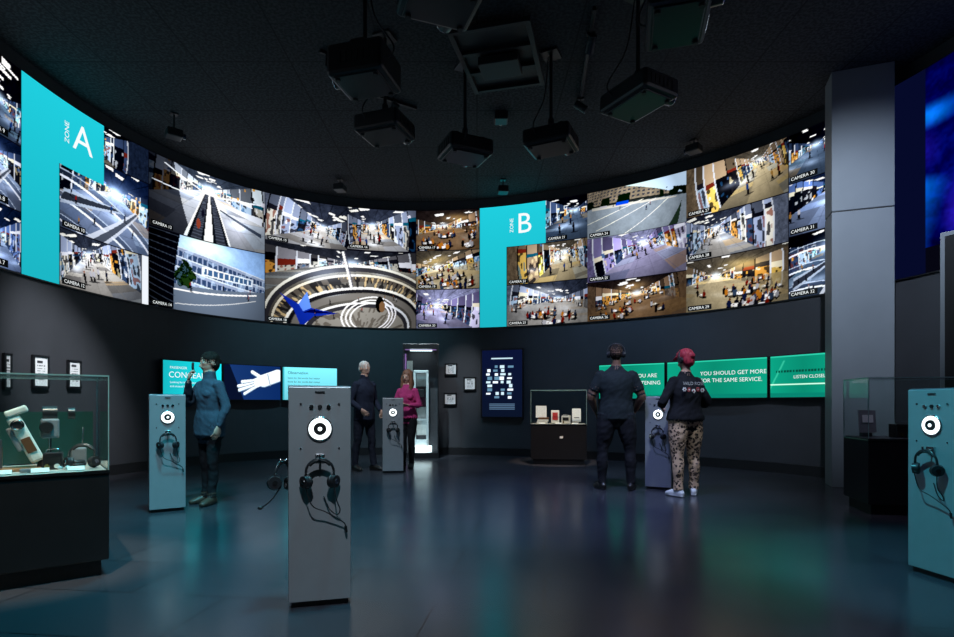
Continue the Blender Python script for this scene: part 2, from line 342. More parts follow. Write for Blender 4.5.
        k=vn(X*9,Y*9,seed)*.6+vn(X*25,Y*25,seed)*.4; tr=(np.hypot((X+.20*asp)*1.2,Y+.02)+k*.22<.30); fill(C,tr,(.05,.10,.06)); fill(C,tr&(nz>.55),(.14,.21,.12)); fill(C,tr&(nz<.38),(.4,.5,.6),.5)
        fill(C,X<-.30*asp+.05*Y,(.06,.07,.09)); fill(C,(X<-.30*asp)&(np.mod(Y*9+X,1)<.10),(.3,.33,.38),.8)
        fill(C,(X>-.05*asp)&(X<.45*asp)&(Y>.02)&(Y<.14),(.88,.91,.94),.8); fill(C,(X>-.03*asp)&(X<.43*asp)&(Y>.04)&(Y<.12)&(np.mod(X*12,1)<.8),(.2,.3,.42),.9)
        for i in range(6): person2d(C,X,Y,rng.uniform(-.2,.45)*asp,rng.uniform(-.28,-.1),.09,rng)
    elif kind=='esc':
        hall(C,X,Y,asp,rng,np.array((.80,.82,.86)),np.array((.62,.65,.70)),np.array((.26,.29,.34)),li,nz,.02,.28,.30,.45,lights=14,clut=80)
        m=(X<-.24*asp-.35*Y); C[m]=C[m]*.30+np.array((.03,.035,.05)); fill(C,seg(X,Y,(-.45*asp,.5),(-.02,.2),.010),(.9,.92,.95)); fill(C,seg(X,Y,(-.60*asp,.15),(-.10,.10),.008),(.85,.87,.9))
        fill(C,seg(X,Y,(.6*asp,.38),(.08,.2),.012),(.95,.97,1)); fill(C,poly(X,Y,[(.6*asp,.10),(.6*asp,-.05),(.14,.12),(.14,.15)]),(.84,.86,.90)); fill(C,poly(X,Y,[(.6*asp,-.22),(.6*asp,-.30),(.2,.02),(.2,.04)]),(.25,.28,.33))
        fill(C,poly(X,Y,[(-.06,.20),(.10,.20),(.46,-.6),(-.42,-.6)]),(.85,.88,.92)); fill(C,poly(X,Y,[(.012,.20),(.028,.20),(.10,-.6),(-.03,-.6)]),(.97,.98,1))
        L=poly(X,Y,[(-.05,.20),(.01,.20),(-.05,-.6),(-.36,-.6)]); R_=poly(X,Y,[(.03,.20),(.09,.20),(.42,-.6),(.12,-.6)]); fill(C,L|R_,(.09,.10,.12))
        m=poly(X,Y,[(-.042,.20),(.002,.20),(-.10,-.6),(-.29,-.6)])|poly(X,Y,[(.038,.20),(.082,.20),(.36,-.6),(.18,-.6)])
        fill(C,m,(.20,.21,.24)); fill(C,m&(np.mod(1.5/(.34-Y+.001)*7,1)<.3),(.30,.32,.36)); fill(C,ell(X,Y,-.07,-.1,.025,.06),(.1,.1,.14)); fill(C,ell(X,Y,-.14,-.28,.035,.08),(.45,.25,.2))
        glow(C,X,Y,.02,.30,.3,.08,(.30,.32,.35)); glow(C,X,Y,.3*asp,-.2,.2,.25,(.15,.15,.17))
    elif kind=='rings':
        hall(C,X,Y,asp,rng,np.array((.46,.45,.43)),np.array((.36,.36,.38)),np.array((.18,.19,.22)),li,nz,.15,.33,.10,.25,lights=12,clut=60); R=np.hypot((X-.12*asp)*.62,(Y+.75)*1.0)
        an=np.arctan2(X-.12*asp,Y+.75)
        for r,w,c in ((1.05,.018,(.93,.93,.90)),(1.0,.03,(.20,.20,.22)),(.92,.016,(.9,.88,.82)),(.87,.035,(.34,.32,.30)),(.75,.018,(.97,.97,.95)),(.71,.022,(.10,.10,.12)),(.64,.04,(.45,.44,.43)),(.55,.014,(.9,.92,.95)),(.51,.025,(.2,.2,.22))):
            fill(C,(np.abs(R-r)<w),c,.88)
        fill(C,(R>.76)&(R<.9)&(vn(an*30,R*8,seed)>.55),(.10,.10,.11),.7); fill(C,(R>.76)&(R<.9)&(vn(an*40,R*10,seed+4)>.72),(.85,.76,.6),.7)
        fill(C,(R<.485),(.60,.59,.57),.75); fill(C,(R<.485)&(vn(an*14,R*16,seed)>.6),(.30,.28,.26),.6)
        for r in (.42,.36,.30): fill(C,np.abs(np.hypot((X-.2*asp)*.7,Y+.42)-r*.7)<.009,(.88,.88,.90))
        fill(C,ell(X,Y,.27*asp,-.24,.07,.12),(.05,.05,.06)); fill(C,ell(X,Y,.29*asp,-.28,.05,.08),(.45,.36,.28))
        fill(C,poly(X,Y,[(-.5*asp,-.10),(-.33*asp,-.24),(-.25*asp,-.06),(-.23*asp,-.28),(-.04*asp,-.34),(-.22*asp,-.40),(-.34*asp,-.6),(-.38*asp,-.34)]),(.14,.22,.55))
        fill(C,poly(X,Y,[(-.33*asp,-.24),(-.25*asp,-.06),(-.23*asp,-.28),(-.3*asp,-.34)]),(.42,.55,.85)); fill(C,poly(X,Y,[(-.23*asp,-.30),(-.04*asp,-.34),(-.3*asp,-.36)]),(.05,.08,.26))
        fill(C,seg(X,Y,(.02*asp,.5),(.06*asp,.02),.016),(.88,.9,.93)); fill(C,seg(X,Y,(.035*asp,.5),(.072*asp,.02),.005),(.3,.3,.35))
        glow(C,X,Y,-.2,.2,.3,.12,(.2,.22,.25))
        for i in range(9): person2d(C,X,Y,rng.uniform(-.4,.45)*asp,rng.uniform(-.45,-.1),.07,rng)
    elif kind=='screen':
        C[:]=(.06,.08,.26); C*=(.5+1.0*nz[:,None]); n1=vn(X*2.5,Y*2.5,seed); n2=vn(X*3+2,Y*5,seed+3)
        C+=np.clip(n1-.55,0,1)[:,None]*np.array((.5,.25,.9)); C+=np.clip(n2-.6,0,1)[:,None]*np.array((.2,.9,1.2))
    C*=(1.10-.35*np.clip(r2*1.2,0,1))[:,None]
    C=np.clip(C,0,1); g=C.mean(1,keepdims=True); C=g+(C-g)*1.2; C=(C-.42)*1.25+.42
    return np.clip(C+.015,0,1)
PAL={'w':((.74,.73,.72),(.46,.49,.56),(.22,.24,.29),(.97,.96,.92)),
     'warm':((.56,.47,.38),(.42,.36,.31),(.17,.15,.15),(1,.82,.52)),
     'blue':((.56,.62,.74),(.32,.39,.54),(.12,.16,.25),(.8,.9,1)),
     'dark':((.30,.35,.42),(.20,.24,.32),(.05,.06,.09),(.6,.78,.88)),
     'pur':((.62,.61,.72),(.48,.46,.60),(.54,.55,.66),(.88,.87,.98)),
     'st':((.60,.64,.68),(.60,.56,.50),(.3,.3,.3),(1,1,1)),
     'fac':((.52,.57,.64),(.54,.58,.66),(.3,.3,.3),(1,1,1)),
     'y':((.78,.73,.62),(.48,.43,.37),(.34,.32,.29),(1,.86,.52))}
TILES=[(-330,-215,0,.5,'seats','w'),(-330,-215,.5,1,'persp','blue'),(-215,-80,0,.5,'persp','w'),(-215,-80,.5,1,'street','st'),
 (-80,18,0,.3,'persp','blue'),(-80,18,.3,.62,'atrium','blue'),(-80,18,.62,1,'persp','dark'),
 (57,147,.31,.78,'atrium','blue'),(57,147,.78,1,'persp','dark'),(57,140,0,.31,'persp','w'),(147,264.5,.52,1,'esc','w'),(147,264.5,0,.52,'facade','fac'),
 (264.5,347,.63,1,'persp','w'),(347,416,.65,1,'persp','w'),(416,480,.66,1,'seats','warm'),(264.5,416,0,.64,'rings','w'),
 (416,480,.33,.66,'seats','y'),(416,480,0,.33,'persp','pur'),
 (546,588,.66,1,'persp','dark'),(507,588,.34,.66,'persp','y'),(507,588,0,.34,'seats','w'),
 (588,687,.64,1,'street','st'),(588,687,.30,.64,'persp','pur'),(588,687,0,.30,'seats','warm'),
 (687,790,.66,1,'persp','y'),(687,790,.355,.66,'persp','w'),(687,790,0,.355,'seats','y'),
 (790,862,.7,1,'persp','dark'),(790,862,.38,.7,'persp','blue'),(790,862,0,.38,'atrium','dark'),
 (928,1040,.12,1,'screen','w'),(1040,1180,0,.5,'persp','blue'),(1040,1180,.5,1,'seats','w'),(1180,1400,0,1,'rings','w')]
CY=np.array((.11,.74,.80))
uA,uB=.3,WU[-1]-.3; NU,NV=1900,290
uu=np.linspace(uA,uB,NU); vv=np.linspace(0,1,NV)
xpc=np.interp(uu,WU,XP); XX,VVg=np.meshgrid(xpc,vv,indexing='ij'); XX=XX.ravel(); VVg=VVg.ravel()
C=np.zeros((len(XX),3)); C[:]=(.02,.02,.06)
C[(XX>862)&(XX<928)]=(.02,.035,.15)
for k,(x0,x1,v0,v1,kd,pl) in enumerate(TILES):
    m=(XX>=x0+.3)&(XX<x1-.3)&(VVg>=v0+.003)&(VVg<v1-.003)
    if not m.any(): continue
    asp=(U(x1)-U(x0))/((v1-v0)*(ZS1-ZS0))
    ul=np.interp(XX[m],XP,WU); a=(ul-U(x0))/(U(x1)-U(x0)); bq=(VVg[m]-v0)/(v1-v0)
    C[m]=feed(kd,a,bq,asp,101+k*7,PAL[pl])
def cy(m): C[m]=CY*np.ones((m.sum(),1))*(.92+.12*VVg[m])[:,None]
cy((XX>=18.5)&(XX<57)); cy((XX>=57)&(XX<102)&(VVg>.65)); cy((XX>=480)&(XX<507)); cy((XX>=507)&(XX<546)&(VVg>.66))
m=(XX>=140)&(XX<147)&(VVg<.31); C[m]=(.9,.92,.95)
C=np.clip(C,0,1)
Cl=np.where(C<=.04045,C/12.92,((C+.055)/1.055)**2.4)
P0=np.array([wp(u,0,.035) for u in uu])
Vx=np.repeat(P0[:,0],NV);Vy=np.repeat(P0[:,1],NV);Vz=ZS0+np.tile(vv,NU)*(ZS1-ZS0)
def gridmesh(name,co,NU,NV,Cl,material):
    me=bpy.data.meshes.new(name); n=len(co); me.vertices.add(n); me.vertices.foreach_set('co',co.astype(np.float32).ravel())
    i,j=np.meshgrid(np.arange(NU-1),np.arange(NV-1),indexing='ij'); a=(i*NV+j).ravel()
    q=np.stack([a,a+NV,a+NV+1,a+1],1).ravel(); nf=len(a)
    me.loops.add(nf*4); me.loops.foreach_set('vertex_index',q.astype(np.int32)); me.polygons.add(nf); me.polygons.foreach_set('loop_start',np.arange(0,nf*4,4,dtype=np.int32))
    try: me.polygons.foreach_set('loop_total',np.full(nf,4,dtype=np.int32))
    except Exception: pass
    me.update(calc_edges=True)
    at=me.color_attributes.new('Col','FLOAT_COLOR','POINT'); at.data.foreach_set('color',np.concatenate([Cl,np.ones((n,1))],1).astype(np.float32).ravel())
    me.materials.append(material); return me
root=strip('curved_projection_screen',uA,uB,ZS0-.015,ZS1+.015,.002,.03,m_trim,160)
o=bpy.data.objects.new('projected_camera_feeds',gridmesh('feeds',np.stack([Vx,Vy,Vz],1),NU,NV,Cl,attrmat('projected_image',1.12))); scene.collection.objects.link(o); o.parent=root
m_white=mat('projected_white',(0,0,0),.8,emit=(.95,1,1),es=1.0); m_blk=mat('caption_black',(0.004,0.004,0.004),.9)
cap=MB()
def walltext(mbx,body,size,xpx,z,m,rot=0,align='LEFT',off=.060):
    vs,fs=text_geo(body,size,align); u0=U(xpx); out=[]
    for v in vs:
        x,y=(v.x,v.y) if not rot else (-v.y,v.x)
        out.append(wp(u0+x,z+y,off))
    mbx.add(out,fs,m)
walltext(cap,'A',.54,79,ZS0+(ZS1-ZS0)*.77,m_white,align='CENTER'); walltext(cap,'ZONE',.11,65,ZS0+(ZS1-ZS0)*.775,m_white,rot=1)
walltext(cap,'B',.60,525,ZS0+(ZS1-ZS0)*.76,m_white,align='CENTER'); walltext(cap,'ZONE',.11,514,ZS0+(ZS1-ZS0)*.77,m_white,rot=1)
for k,(x0,x1,v0,v1,kd,pl) in enumerate(TILES):
    if kd=='screen' or x0<-100 or x1>900 or (x0==57 and v0>.7): continue
    z=ZS0+(ZS1-ZS0)*v0+.03; x=max(x0,-30)+3; u0=U(x)
    q=[wp(u0-.02+d[0],z-.012+d[1],.045) for d in ((0,0),(.42,0),(.42,.09),(0,.09))]; cap.add(q,[[0,1,2,3]],m_blk)
    walltext(cap,'CAMERA %d'%(3+k),.070,x,z+.008,m_white)
cap.obj('caption_text',parent=root)

# ------------------------------------------------------------ flat pictures & displays
m_frame=mat('black_frame',(.01,.01,.012),.35,nz=20)
def flatpic(name,xa,xb,z0,z1,paint,off=.09,res=110,border=.015,emis=True,fm_=None,texts=(),thick=.05,st=1.4):
    A=wp(U(xa),0,off); B=wp(U(xb),0,off); d=(B-A); w=d.length; d.normalize()
    mid=(A+B)/2; rz=math.atan2(d.y,d.x); h=z1-z0
    mb=MB(); f=fm_ or m_frame
    mb.box((0,thick/2,0),(w,thick,h),f,.004)
    for sx in (-1,1): mb.box((sx*(w/2-border/2),-.004,0),(border,.012,h),f)
    for sz in (-1,1): mb.box((0,-.004,sz*(h/2-border/2)),(w,.012,border),f)
    mb.box((0,thick+ (off-thick)/2-.005,0),(w*.5,max(.01,off-thick),h*.5),f)
    for (body,size,tx,tz,m,al) in texts:
        vs,fs=text_geo(body,size,al); mb.add([(v.x+tx*w-w/2,-.0035,v.y+tz*h-h/2) for v in vs],fs,m)
    ob=mb.obj(name,(mid.x,mid.y,(z0+z1)/2),rz)
    NX=max(12,int(w*res)); NY=max(12,int(h*res)); gx=np.linspace(-w/2+border,w/2-border,NX); gz=np.linspace(-h/2+border,h/2-border,NY)
    X,Z=np.meshgrid(gx,gz,indexing='ij'); X=X.ravel();Z=Z.ravel(); Cc=np.clip(paint(X/w+.5,Z/h+.5,w/h),0,1)
    L=np.where(Cc<=.04045,Cc/12.92,((Cc+.055)/1.055)**2.4)
    me=gridmesh(name+'_img',np.stack([X,np.full_like(X,-.002),Z],1),NX,NY,L,attrmat('display_image',st) if emis else attrmat_diff('printed_paper'))
    p=bpy.data.objects.new('picture',me); scene.collection.objects.link(p); p.parent=ob; return ob
t_w=mat('display_white',(0,0,0),.8,emit=(.9,1,1),es=1.0); t_d=mat('display_dark_text',(0,.02,.03),.8)
def p_teal(a,b,asp):
    C=np.ones((len(a),3))*np.array((.08,.74,.78)); C*= (.85+.25*a)[:,None]; return C
def p_hand(a,b,asp):
    X=(a-.5)*asp;Y=b-.5; C=np.ones((len(a),3))*np.array((.03,.14,.34)); C+=((a>.0)*(1-a)*.05)[:,None]; fill(C,(X+Y*.4)<-.45,(.02,.05,.14))
    g=(.88,.92,.95); g2=(.50,.62,.72)
    for dx,c in ((.02,g2),(0,g)):
        w=-dx
        fill(C,seg(X,Y+dx,(.72,.22),(.30,.06),.17),c); fill(C,seg(X,Y+dx,(.28,.08),(.02,-.04),.13+w),c)
        for p,q,r in (((.05,.06),(-.30,.02),.040),((.03,.0),(-.40,-.10),.040),((.02,-.06),(-.38,-.21),.038),((.06,-.12),(-.24,-.31),.034),((.22,.16),(-.02,.30),.045)):
            fill(C,seg(X,Y+dx,p,q,r),c)
    for p,q in (((.03,.03),(-.28,-.035)),((.02,-.03),(-.36,-.15)),((.05,-.09),(-.26,-.25))): fill(C,seg(X,Y,p,q,.008),(.35,.42,.5))
    fill(C,seg(X,Y,(.42,.25),(.5,-.08),.012),(.5,.56,.62)); return C
def p_pale(a,b,asp):
    C=np.ones((len(a),3))*np.array((.45,.84,.90)); C*=(.85+.2*b)[:,None]; fill(C,a<.04,(.2,.6,.65)); return C
def p_green(a,b,asp):
    C=np.ones((len(a),3))*np.array((.03,.56,.45)); C*=(.85+.3*np.abs(a-.5))[:,None]; fill(C,(b<.12),(.02,.45,.38)); fill(C,(b>.94),(.15,.7,.58)); fill(C,seg((a-.5)*asp,b-.5,(-.5*asp,-.3),(-.28*asp,.35),.02),(.3,.8,.65),.5); return C
def p_green2(a,b,asp):
    C=p_green(a,b,asp); fill(C,np.abs(b-.32)<.015,(.75,.95,.85)); fill(C,(np.abs(b-.62)<.03)&(a>.1)&(a<.9)&(np.mod(a*23,1)<.7),(.02,.25,.2)); return C
flatpic('wall_display',158,219.5,1.17,1.86,p_teal,texts=[('PASSENGER',.06,.12,.78,t_w,'LEFT'),('CONCEALED',.145,.10,.56,t_w,'LEFT'),('Looking for hidden items',.05,.12,.42,t_w,'LEFT'),('and unusual behaviour',.05,.12,.32,t_w,'LEFT')])
flatpic('wall_display',220.5,279.5,1.17,1.86,p_hand,res=150)
flatpic('wall_display',280.5,337,1.17,1.86,p_pale,texts=[('Observation',.08,.1,.78,t_d,'LEFT')]+[('listen for the words that matter',.05,.1,.64-.11*i,t_d,'LEFT') for i in range(5)])
flatpic('wall_display',600,667,1.19,1.87,p_green,texts=[('YOU ARE',.10,.56,.6,t_w,'LEFT'),('LISTENING',.10,.56,.4,t_w,'LEFT')])
flatpic('wall_display',668.5,771,1.19,1.87,p_green,texts=[('YOU SHOULD GET MORE',.095,.36,.60,t_w,'LEFT'),('FOR THE SAME SERVICE.',.095,.36,.42,t_w,'LEFT')])
flatpic('wall_display',772.5,845,1.19,1.87,p_green2,texts=[('LISTEN CLOSELY',.07,.36,.45,t_w,'LEFT')])
def p_doc(seed):
    def f(a,b,asp):
        C=np.ones((len(a),3))*.97; fill(C,(a>.25)&(a<.75)&(b>.2)&(b<.7)&(np.mod(b*12,1)<.35)&(vn(a*20,b*14,seed)>.35),(.45,.45,.47)); fill(C,(a>.25)&(a<.6)&(b>.76)&(b<.84),(.2,.2,.22)); return C
    return f
for i,(xa,xb,z0,z1) in enumerate(((1,9,1.28,1.72),(30,46.5,1.31,1.74),(65.5,79,1.32,1.72),(445,457.5,1.72,1.98),(444,457,1.07,1.34),(464,476.5,1.39,1.68))):
    flatpic('picture_frame',xa,xb,z0,z1,p_doc(i),off=.035,thick=.025,border=.028,emis=False)
def p_poster(a,b,asp):
    C=np.ones((len(a),3))*np.array((.03,.06,.13)); C[:,2]+=.05*b
    X=a;Y=b
    for i in range(9):
        for j in range(4):
            rs=random.Random(i*7+j)
            if rs.random()<.75:
                x=.2+j*.16+rs.uniform(-.03,.03); y=.30+i*.055; fill(C,(np.abs(X-x)<.06*rs.uniform(.5,1.1))&(np.abs(Y-y)<.02*rs.uniform(.6,1.2)),rs.choice([(.75,.85,.9),(.35,.5,.6),(.9,.95,1)]))
    fill(C,(np.abs(X-.5)<.25)&(np.abs(Y-.86)<.008),(.7,.8,.85)); fill(C,(np.abs(X-.5)<.3)&(Y>.12)&(Y<.22)&(np.mod(Y*40,1)<.4),(.3,.4,.5)); return C
flatpic('wall_poster_screen',481.5,524.5,.80,2.27,p_poster,off=.07,border=.03)

# ------------------------------------------------------------ kiosks and headphones
m_alu=mat('brushed_grey_metal',(.38,.40,.42),.38,metal=.35,nz=12,amt=.08)
m_side=mat('kiosk_side',(.12,.125,.145),.45,metal=.2,nz=8)
m_rub=mat('black_rubber',(.012,.012,.014),.5,nz=30); m_plast=mat('black_plastic',(.02,.02,.023),.3,nz=30)
m_led=mat('white_led',(.8,.8,.8),.5,emit=(.9,1,1),es=2.0); m_chrome=mat('steel',(.6,.6,.62),.2,metal=1,nz=40,amt=.05)
def headphones(mb,T):
    old=mb.T; mb.T=old@T
    R=.072
    mb.torus((0,0,0),R,.007,m_plast,M=RX(90),a0=0,a1=math.pi,seg=24)
    mb.torus((0,0,0),R-.008,.009,m_rub,M=RX(90),a0=.6,a1=math.pi-.6,seg=20)
    for s_ in (-1,1):
        mb.loft([(s_*R,0,0),(s_*(R+.003),0,-.03),(s_*R,0,-.05)],[(.006,.009)]*3,m_rub,seg=8)
        M2=Matrix.Translation((s_*R,0,-.05))@RZ(s_*-38); o2=mb.T; mb.T=o2@M2
        mb.cyl((-s_*.004,0,0),(s_*.018,0,0),.036,.033,m_plast,22); mb.torus((-s_*.010,0,0),.026,.013,m_rub,M=RY(90),seg=22)
        mb.cyl((s_*.0,0,0),(s_*.021,0,0),.017,.013,m_chrome,16); mb.T=o2
    mb.T=old
def kiosk(loc,rz,side_hp=False,mic=False):
    mb=MB(); W,D,H=.33,.13,1.2
    mb.box((0,D/2,.03+(H-.03)/2),(W,D,H-.03),m_side,.006); mb.box((0,D/2,.02),(W-.03,D-.03,.04),m_rub)
    mb.box((0,-.004,.03+(H-.035)/2),(W-.004,.012,H-.04),m_alu,.004)
    mb.box((0,-.012,1.165),(.05,.006,.008),m_rub)
    for x in (-.045,0,.045): mb.cyl((x,-.018,1.085),(x,-.008,1.085),.011,.012,m_chrome if x else m_rub,14)
    for x in (-.10,.10): mb.cyl((x,-.014,1.10),(x,-.008,1.10),.006,.006,m_rub,10); mb.cyl((x,-.014,.86),(x,-.008,.86),.005,.005,m_chrome,10)
    mb.torus((0,-.014,.965),.062,.006,m_chrome,M=RX(90)); mb.torus((0,-.016,.965),.046,.0125,m_led,M=RX(90)); mb.cyl((0,-.026,.965),(0,-.008,.965),.033,.036,m_rub,24)
    mb.sphere((0,-.027,.965),(.011,.006,.011),m_led,12,8)
    mb.box((0,-.018,.815),(.05,.02,.03),m_chrome,.004); mb.tube([(0,-.02,.81),(0,-.05,.80),(0,-.075,.81),(0,-.08,.83)],.006,m_chrome)
    headphones(mb,Matrix.Translation((0,-.055,.735))@RX(4)); 
    mb.tube([(.075,-.06,.65),(.088,-.07,.58),(.105,-.05,.53),(.09,-.03,.50),(.05,-.025,.53),(.02,-.02,.60)],.0032,m_rub)
    mb.tube([(-.075,-.06,.66),(-.04,-.06,.56),(.03,-.05,.52),(.12,-.035,.46),(.135,-.03,.43)],.0032,m_rub); mb.cyl((.135,-.03,.435),(.14,-.03,.40),.008,.006,m_rub,10)
    if side_hp:
        mb.tube([(-.165,.04,.80),(-.19,.03,.79),(-.205,.02,.80)],.006,m_chrome)
        headphones(mb,Matrix.Translation((-.195,.05,.72))@RZ(62)@RY(8)); mb.tube([(-.2,.0,.66),(-.24,-.02,.60),(-.27,-.01,.57),(-.30,0,.55)],.0035,m_rub); mb.sphere((-.305,0,.548),(.014,.01,.01),m_rub)
    return mb.obj('headphone_kiosk',loc,math.radians(rz))
kiosk((-.855,3.05,0),15,True); kiosk((-3.16,5.72,0),33); kiosk((-1.34,8.93,0),10); kiosk((2.33,7.2,0),-28); kiosk((2.90,3.56,0),-80)

# ------------------------------------------------------------ display cases
m_base=mat('satin_black_base',(.012,.012,.014),.3,nz=10); m_deck=mat('case_deck',(.42,.40,.36),.6,nz=20,amt=.1); m_ddeck=mat('case_dark_deck',(.06,.06,.07),.5,nz=20)
m_edge=mat('glass_edge',(.25,.40,.40),.15,nz=10); m_cream=mat('cream_plastic',(.78,.76,.70),.4,nz=15,amt=.08); m_brown=mat('brown_bakelite',(.16,.07,.035),.3,nz=10)
m_paper=mat('white_card',(.85,.85,.82),.7,nz=40,amt=.05); m_wood=mat('walnut',(.30,.15,.07),.4,nz=9); m_red=mat('red_plastic',(.5,.03,.03),.4,nz=9); m_gold=mat('brass',(.7,.5,.2),.25,metal=1,nz=9); m_gpl=mat('grey_plastic',(.22,.23,.25),.4,nz=15)
m_greenrefl=mat('green_reflection_panel',(.012,.055,.048),.4,nz=4)  # added panel; its green colour stands in for screen reflections in the glass
def case(mb,w,d,zb,zt,deck,g=.008):
    mb.box((0,d/2,.05),(w-.08,d-.08,.10),m_rub); mb.box((0,d/2,.10+(zb-.10)/2),(w,d,zb-.10),m_base,.006)
    mb.box((0,d/2,zb+.008),(w-.03,d-.03,.014),deck)
    gl=glassmat(); h=zt-zb
    for y in (.006,d-.006): mb.box((0,y,zb+h/2),(w,g,h),gl)
    for x in (-w/2+.005,w/2-.005): mb.box((x,d/2,zb+h/2),(g,d-.02,h),gl)
    mb.box((0,d/2,zt),(w,d,g),gl)
    for x in (-w/2+.004,w/2-.004):
        for y in (.004,d-.004): mb.box((x,y,zb+h/2),(.006,.006,h),m_edge)
        mb.box((x,d/2,zt),(.007,d,.009),m_edge)
    for y in (.004,d-.004): mb.box((0,y,zt),(w,.007,.009),m_edge)
    mb.box((0,.0,zb+.006),(w+.004,.01,.02),m_chrome)
w,d=1.5,.75; dv=V((-.42,-.34,0)).normalized(); cc=V((-2.37,3.61,0))+dv*(w/2); rzL=math.atan2(-dv.y,-dv.x)
mb=MB(); case(mb,w,d,.66,1.28,m_deck)
z=.675
mb.box((0,d-.03,z+.19),(w-.06,.012,.36),m_greenrefl)
def radio(mb,x,y,z,w,d,h,m,rz=0):
    old=mb.T; mb.T=old@Matrix.Translation((x,y,z))@RZ(rz)
    mb.box((0,0,h/2),(w,d,h),m,.008); mb.box((0,-d/2-.002,h*.6),(w*.7,.005,h*.4),m_rub); mb.cyl((-w*.25,-d/2-.012,h*.22),(-w*.25,-d/2,h*.22),.015,.015,m_gold,14); mb.cyl((w*.25,-d/2-.012,h*.22),(w*.25,-d/2,h*.22),.015,.015,m_cream,14)
    mb.tube([(-w*.3,0,h),(-w*.3,0,h+.02),(w*.3,0,h+.02),(w*.3,0,h)],.004,m_chrome,n=2); mb.T=old
old=mb.T; mb.T=Matrix.Translation((.33,.30,z+.20))@RY(-24)
mb.box((0,0,0),(.075,.06,.32),m_cream,.018); mb.cyl((0,-.04,.10),(0,-.028,.10),.030,.030,m_rub,20); mb.torus((0,-.04,.10),.030,.006,m_chrome,M=RX(90),seg=20)
mb.box((.03,.0,.18),(.12,.07,.045),m_cream,.012); mb.loft([(.02,0,-.16),(.0,0,-.20),(-.03,0,-.22)],[.022,.026,.02],m_rub); mb.box((0,-.032,-.04),(.05,.006,.10),m_brown,.002); mb.box((-.05,0,.02),(.03,.05,.16),m_gpl,.008)
mb.T=old; mb.box((.30,.33,z+.01),(.22,.2,.02),m_wood,.004); mb.box((.2,.33,z+.10),(.03,.05,.2),m_ddeck,.004)
radio(mb,.47,.28,z,.10,.09,.11,m_plast,-8); radio(mb,.10,.35,z,.22,.12,.16,m_brown,10); radio(mb,-.25,.3,z,.25,.15,.2,m_cream,5)
mb.cyl((.46,.52,z),(.46,.52,z+.02),.06,.06,m_plast); mb.cyl((.46,.52,z),(.46,.52,z+.20),.010,.010,m_chrome,12); mb.box((.46,.52,z+.26),(.10,.17,.13),m_gpl,.012); mb.cyl((.44,.40,z+.27),(.44,.44,z+.27),.035,.04,m_rub); mb.cyl((.42,.52,z+.36),(.50,.52,z+.36),.05,.05,m_plast)
mb.cyl((.56,.52,z+.36),(.60,.52,z+.36),.04,.04,m_plast)
headphones(mb,Matrix.Translation((.62,.22,z+.09))@RZ(-15)@RX(-20)); mb.torus((.60,.42,z+.012),.05,.01,m_rub); mb.torus((.60,.42,z+.030),.045,.009,m_rub)
mb.box((.62,.5,z+.06),(.09,.06,.12),m_gpl,.01); mb.tube([(.64,.5,z+.12),(.645,.5,z+.26)],.004,m_chrome,n=2)
for x in (.22,.40,.58): mb.box((x,.10,z+.015),(.09,.05,.003),m_paper,0,RX(25))
for x in (.50,.54): mb.sphere((x,.15,z+.018),(.014,.014,.012),m_paper)
mb.box((.33,.14,z+.015),(.06,.04,.02),m_gpl,.005)
mb.obj('glass_display_case',cc,rzL)
mb=MB(); case(mb,1.0,.5,.72,1.35,m_deck); z=.735
for i in range(3): mb.box((-.30+.015*i,.28,z+.02+.04*i),(.20,.15,.035),[m_cream,m_paper,m_brown][i],.003)
mb.box((-.06,.25,z+.13),(.15,.03,.24),m_cream,.006,RX(-12)); mb.box((-.06,.233,z+.14),(.10,.01,.14),m_red,.002,RX(-12)); radio(mb,.14,.25,z,.16,.1,.15,m_cream,-10); mb.box((.33,.28,z+.16),(.16,.02,.24),m_paper,.002,RX(-10)); mb.box((-.32,.38,z+.22),(.2,.02,.22),m_paper,.002,RX(-8)); mb.box((.33,.30,z+.06),(.10,.08,.12),m_ddeck,.004)
for x in (-.3,0,.3): mb.box((x,.08,z+.015),(.12,.05,.003),m_paper,0,RX(25))
mb.box((.05,-.003,.50),(.06,.004,.04),m_paper)
mb.obj('glass_display_case',(1.47,10.1,0),math.radians(-8))
mb=MB(); case(mb,1.1,.6,.74,1.36,m_ddeck); z=.755
mb.box((-.40,.40,z+.16),(.16,.02,.24),m_gpl,.003,RX(-8)); mb.box((-.40,.385,z+.19),(.10,.006,.08),m_paper,0,RX(-8)); mb.box((-.4,.43,z+.06),(.1,.06,.12),m_ddeck,.003); radio(mb,-.12,.3,z,.2,.12,.14,m_plast,12); mb.cyl((.1,.3,z),(.1,.3,z+.22),.05,.04,m_gpl); mb.sphere((.1,.3,z+.26),(.05,.05,.05),m_gpl); radio(mb,.33,.3,z,.2,.12,.18,m_brown,-5)
mb.obj('glass_display_case',(4.43,5.45,0),math.radians(-13))
m_pinkled=mat('violet_led_strip',(.5,.1,.4),.5,emit=(.5,.3,.75),es=.7); m_wled=mat('white_led_panel',(.8,.8,.8),.5,emit=(.8,.97,1),es=2.2)
mb=MB(); w,d=.72,.5; gl=glassmat()
mb.box((0,d/2,.06),(w,d,.12),m_base,.005); mb.box((0,d/2,2.26),(w,d,.10),m_base,.005); mb.box((0,d-.015,1.16),(w,.03,2.1),m_ddeck)
for x in (-w/2+.012,w/2-.012):
    mb.box((x,.012,1.16),(.024,.024,2.1),m_base); mb.box((x,d/2,1.16),(.008,d-.05,2.1),gl)
mb.box((0,.008,1.16),(w-.05,.008,2.1),gl); mb.box((0,.05,2.195),(w-.1,.03,.012),m_pinkled); mb.box((-w/2+.035,d-.04,1.2),(.012,.02,1.9),m_pinkled)
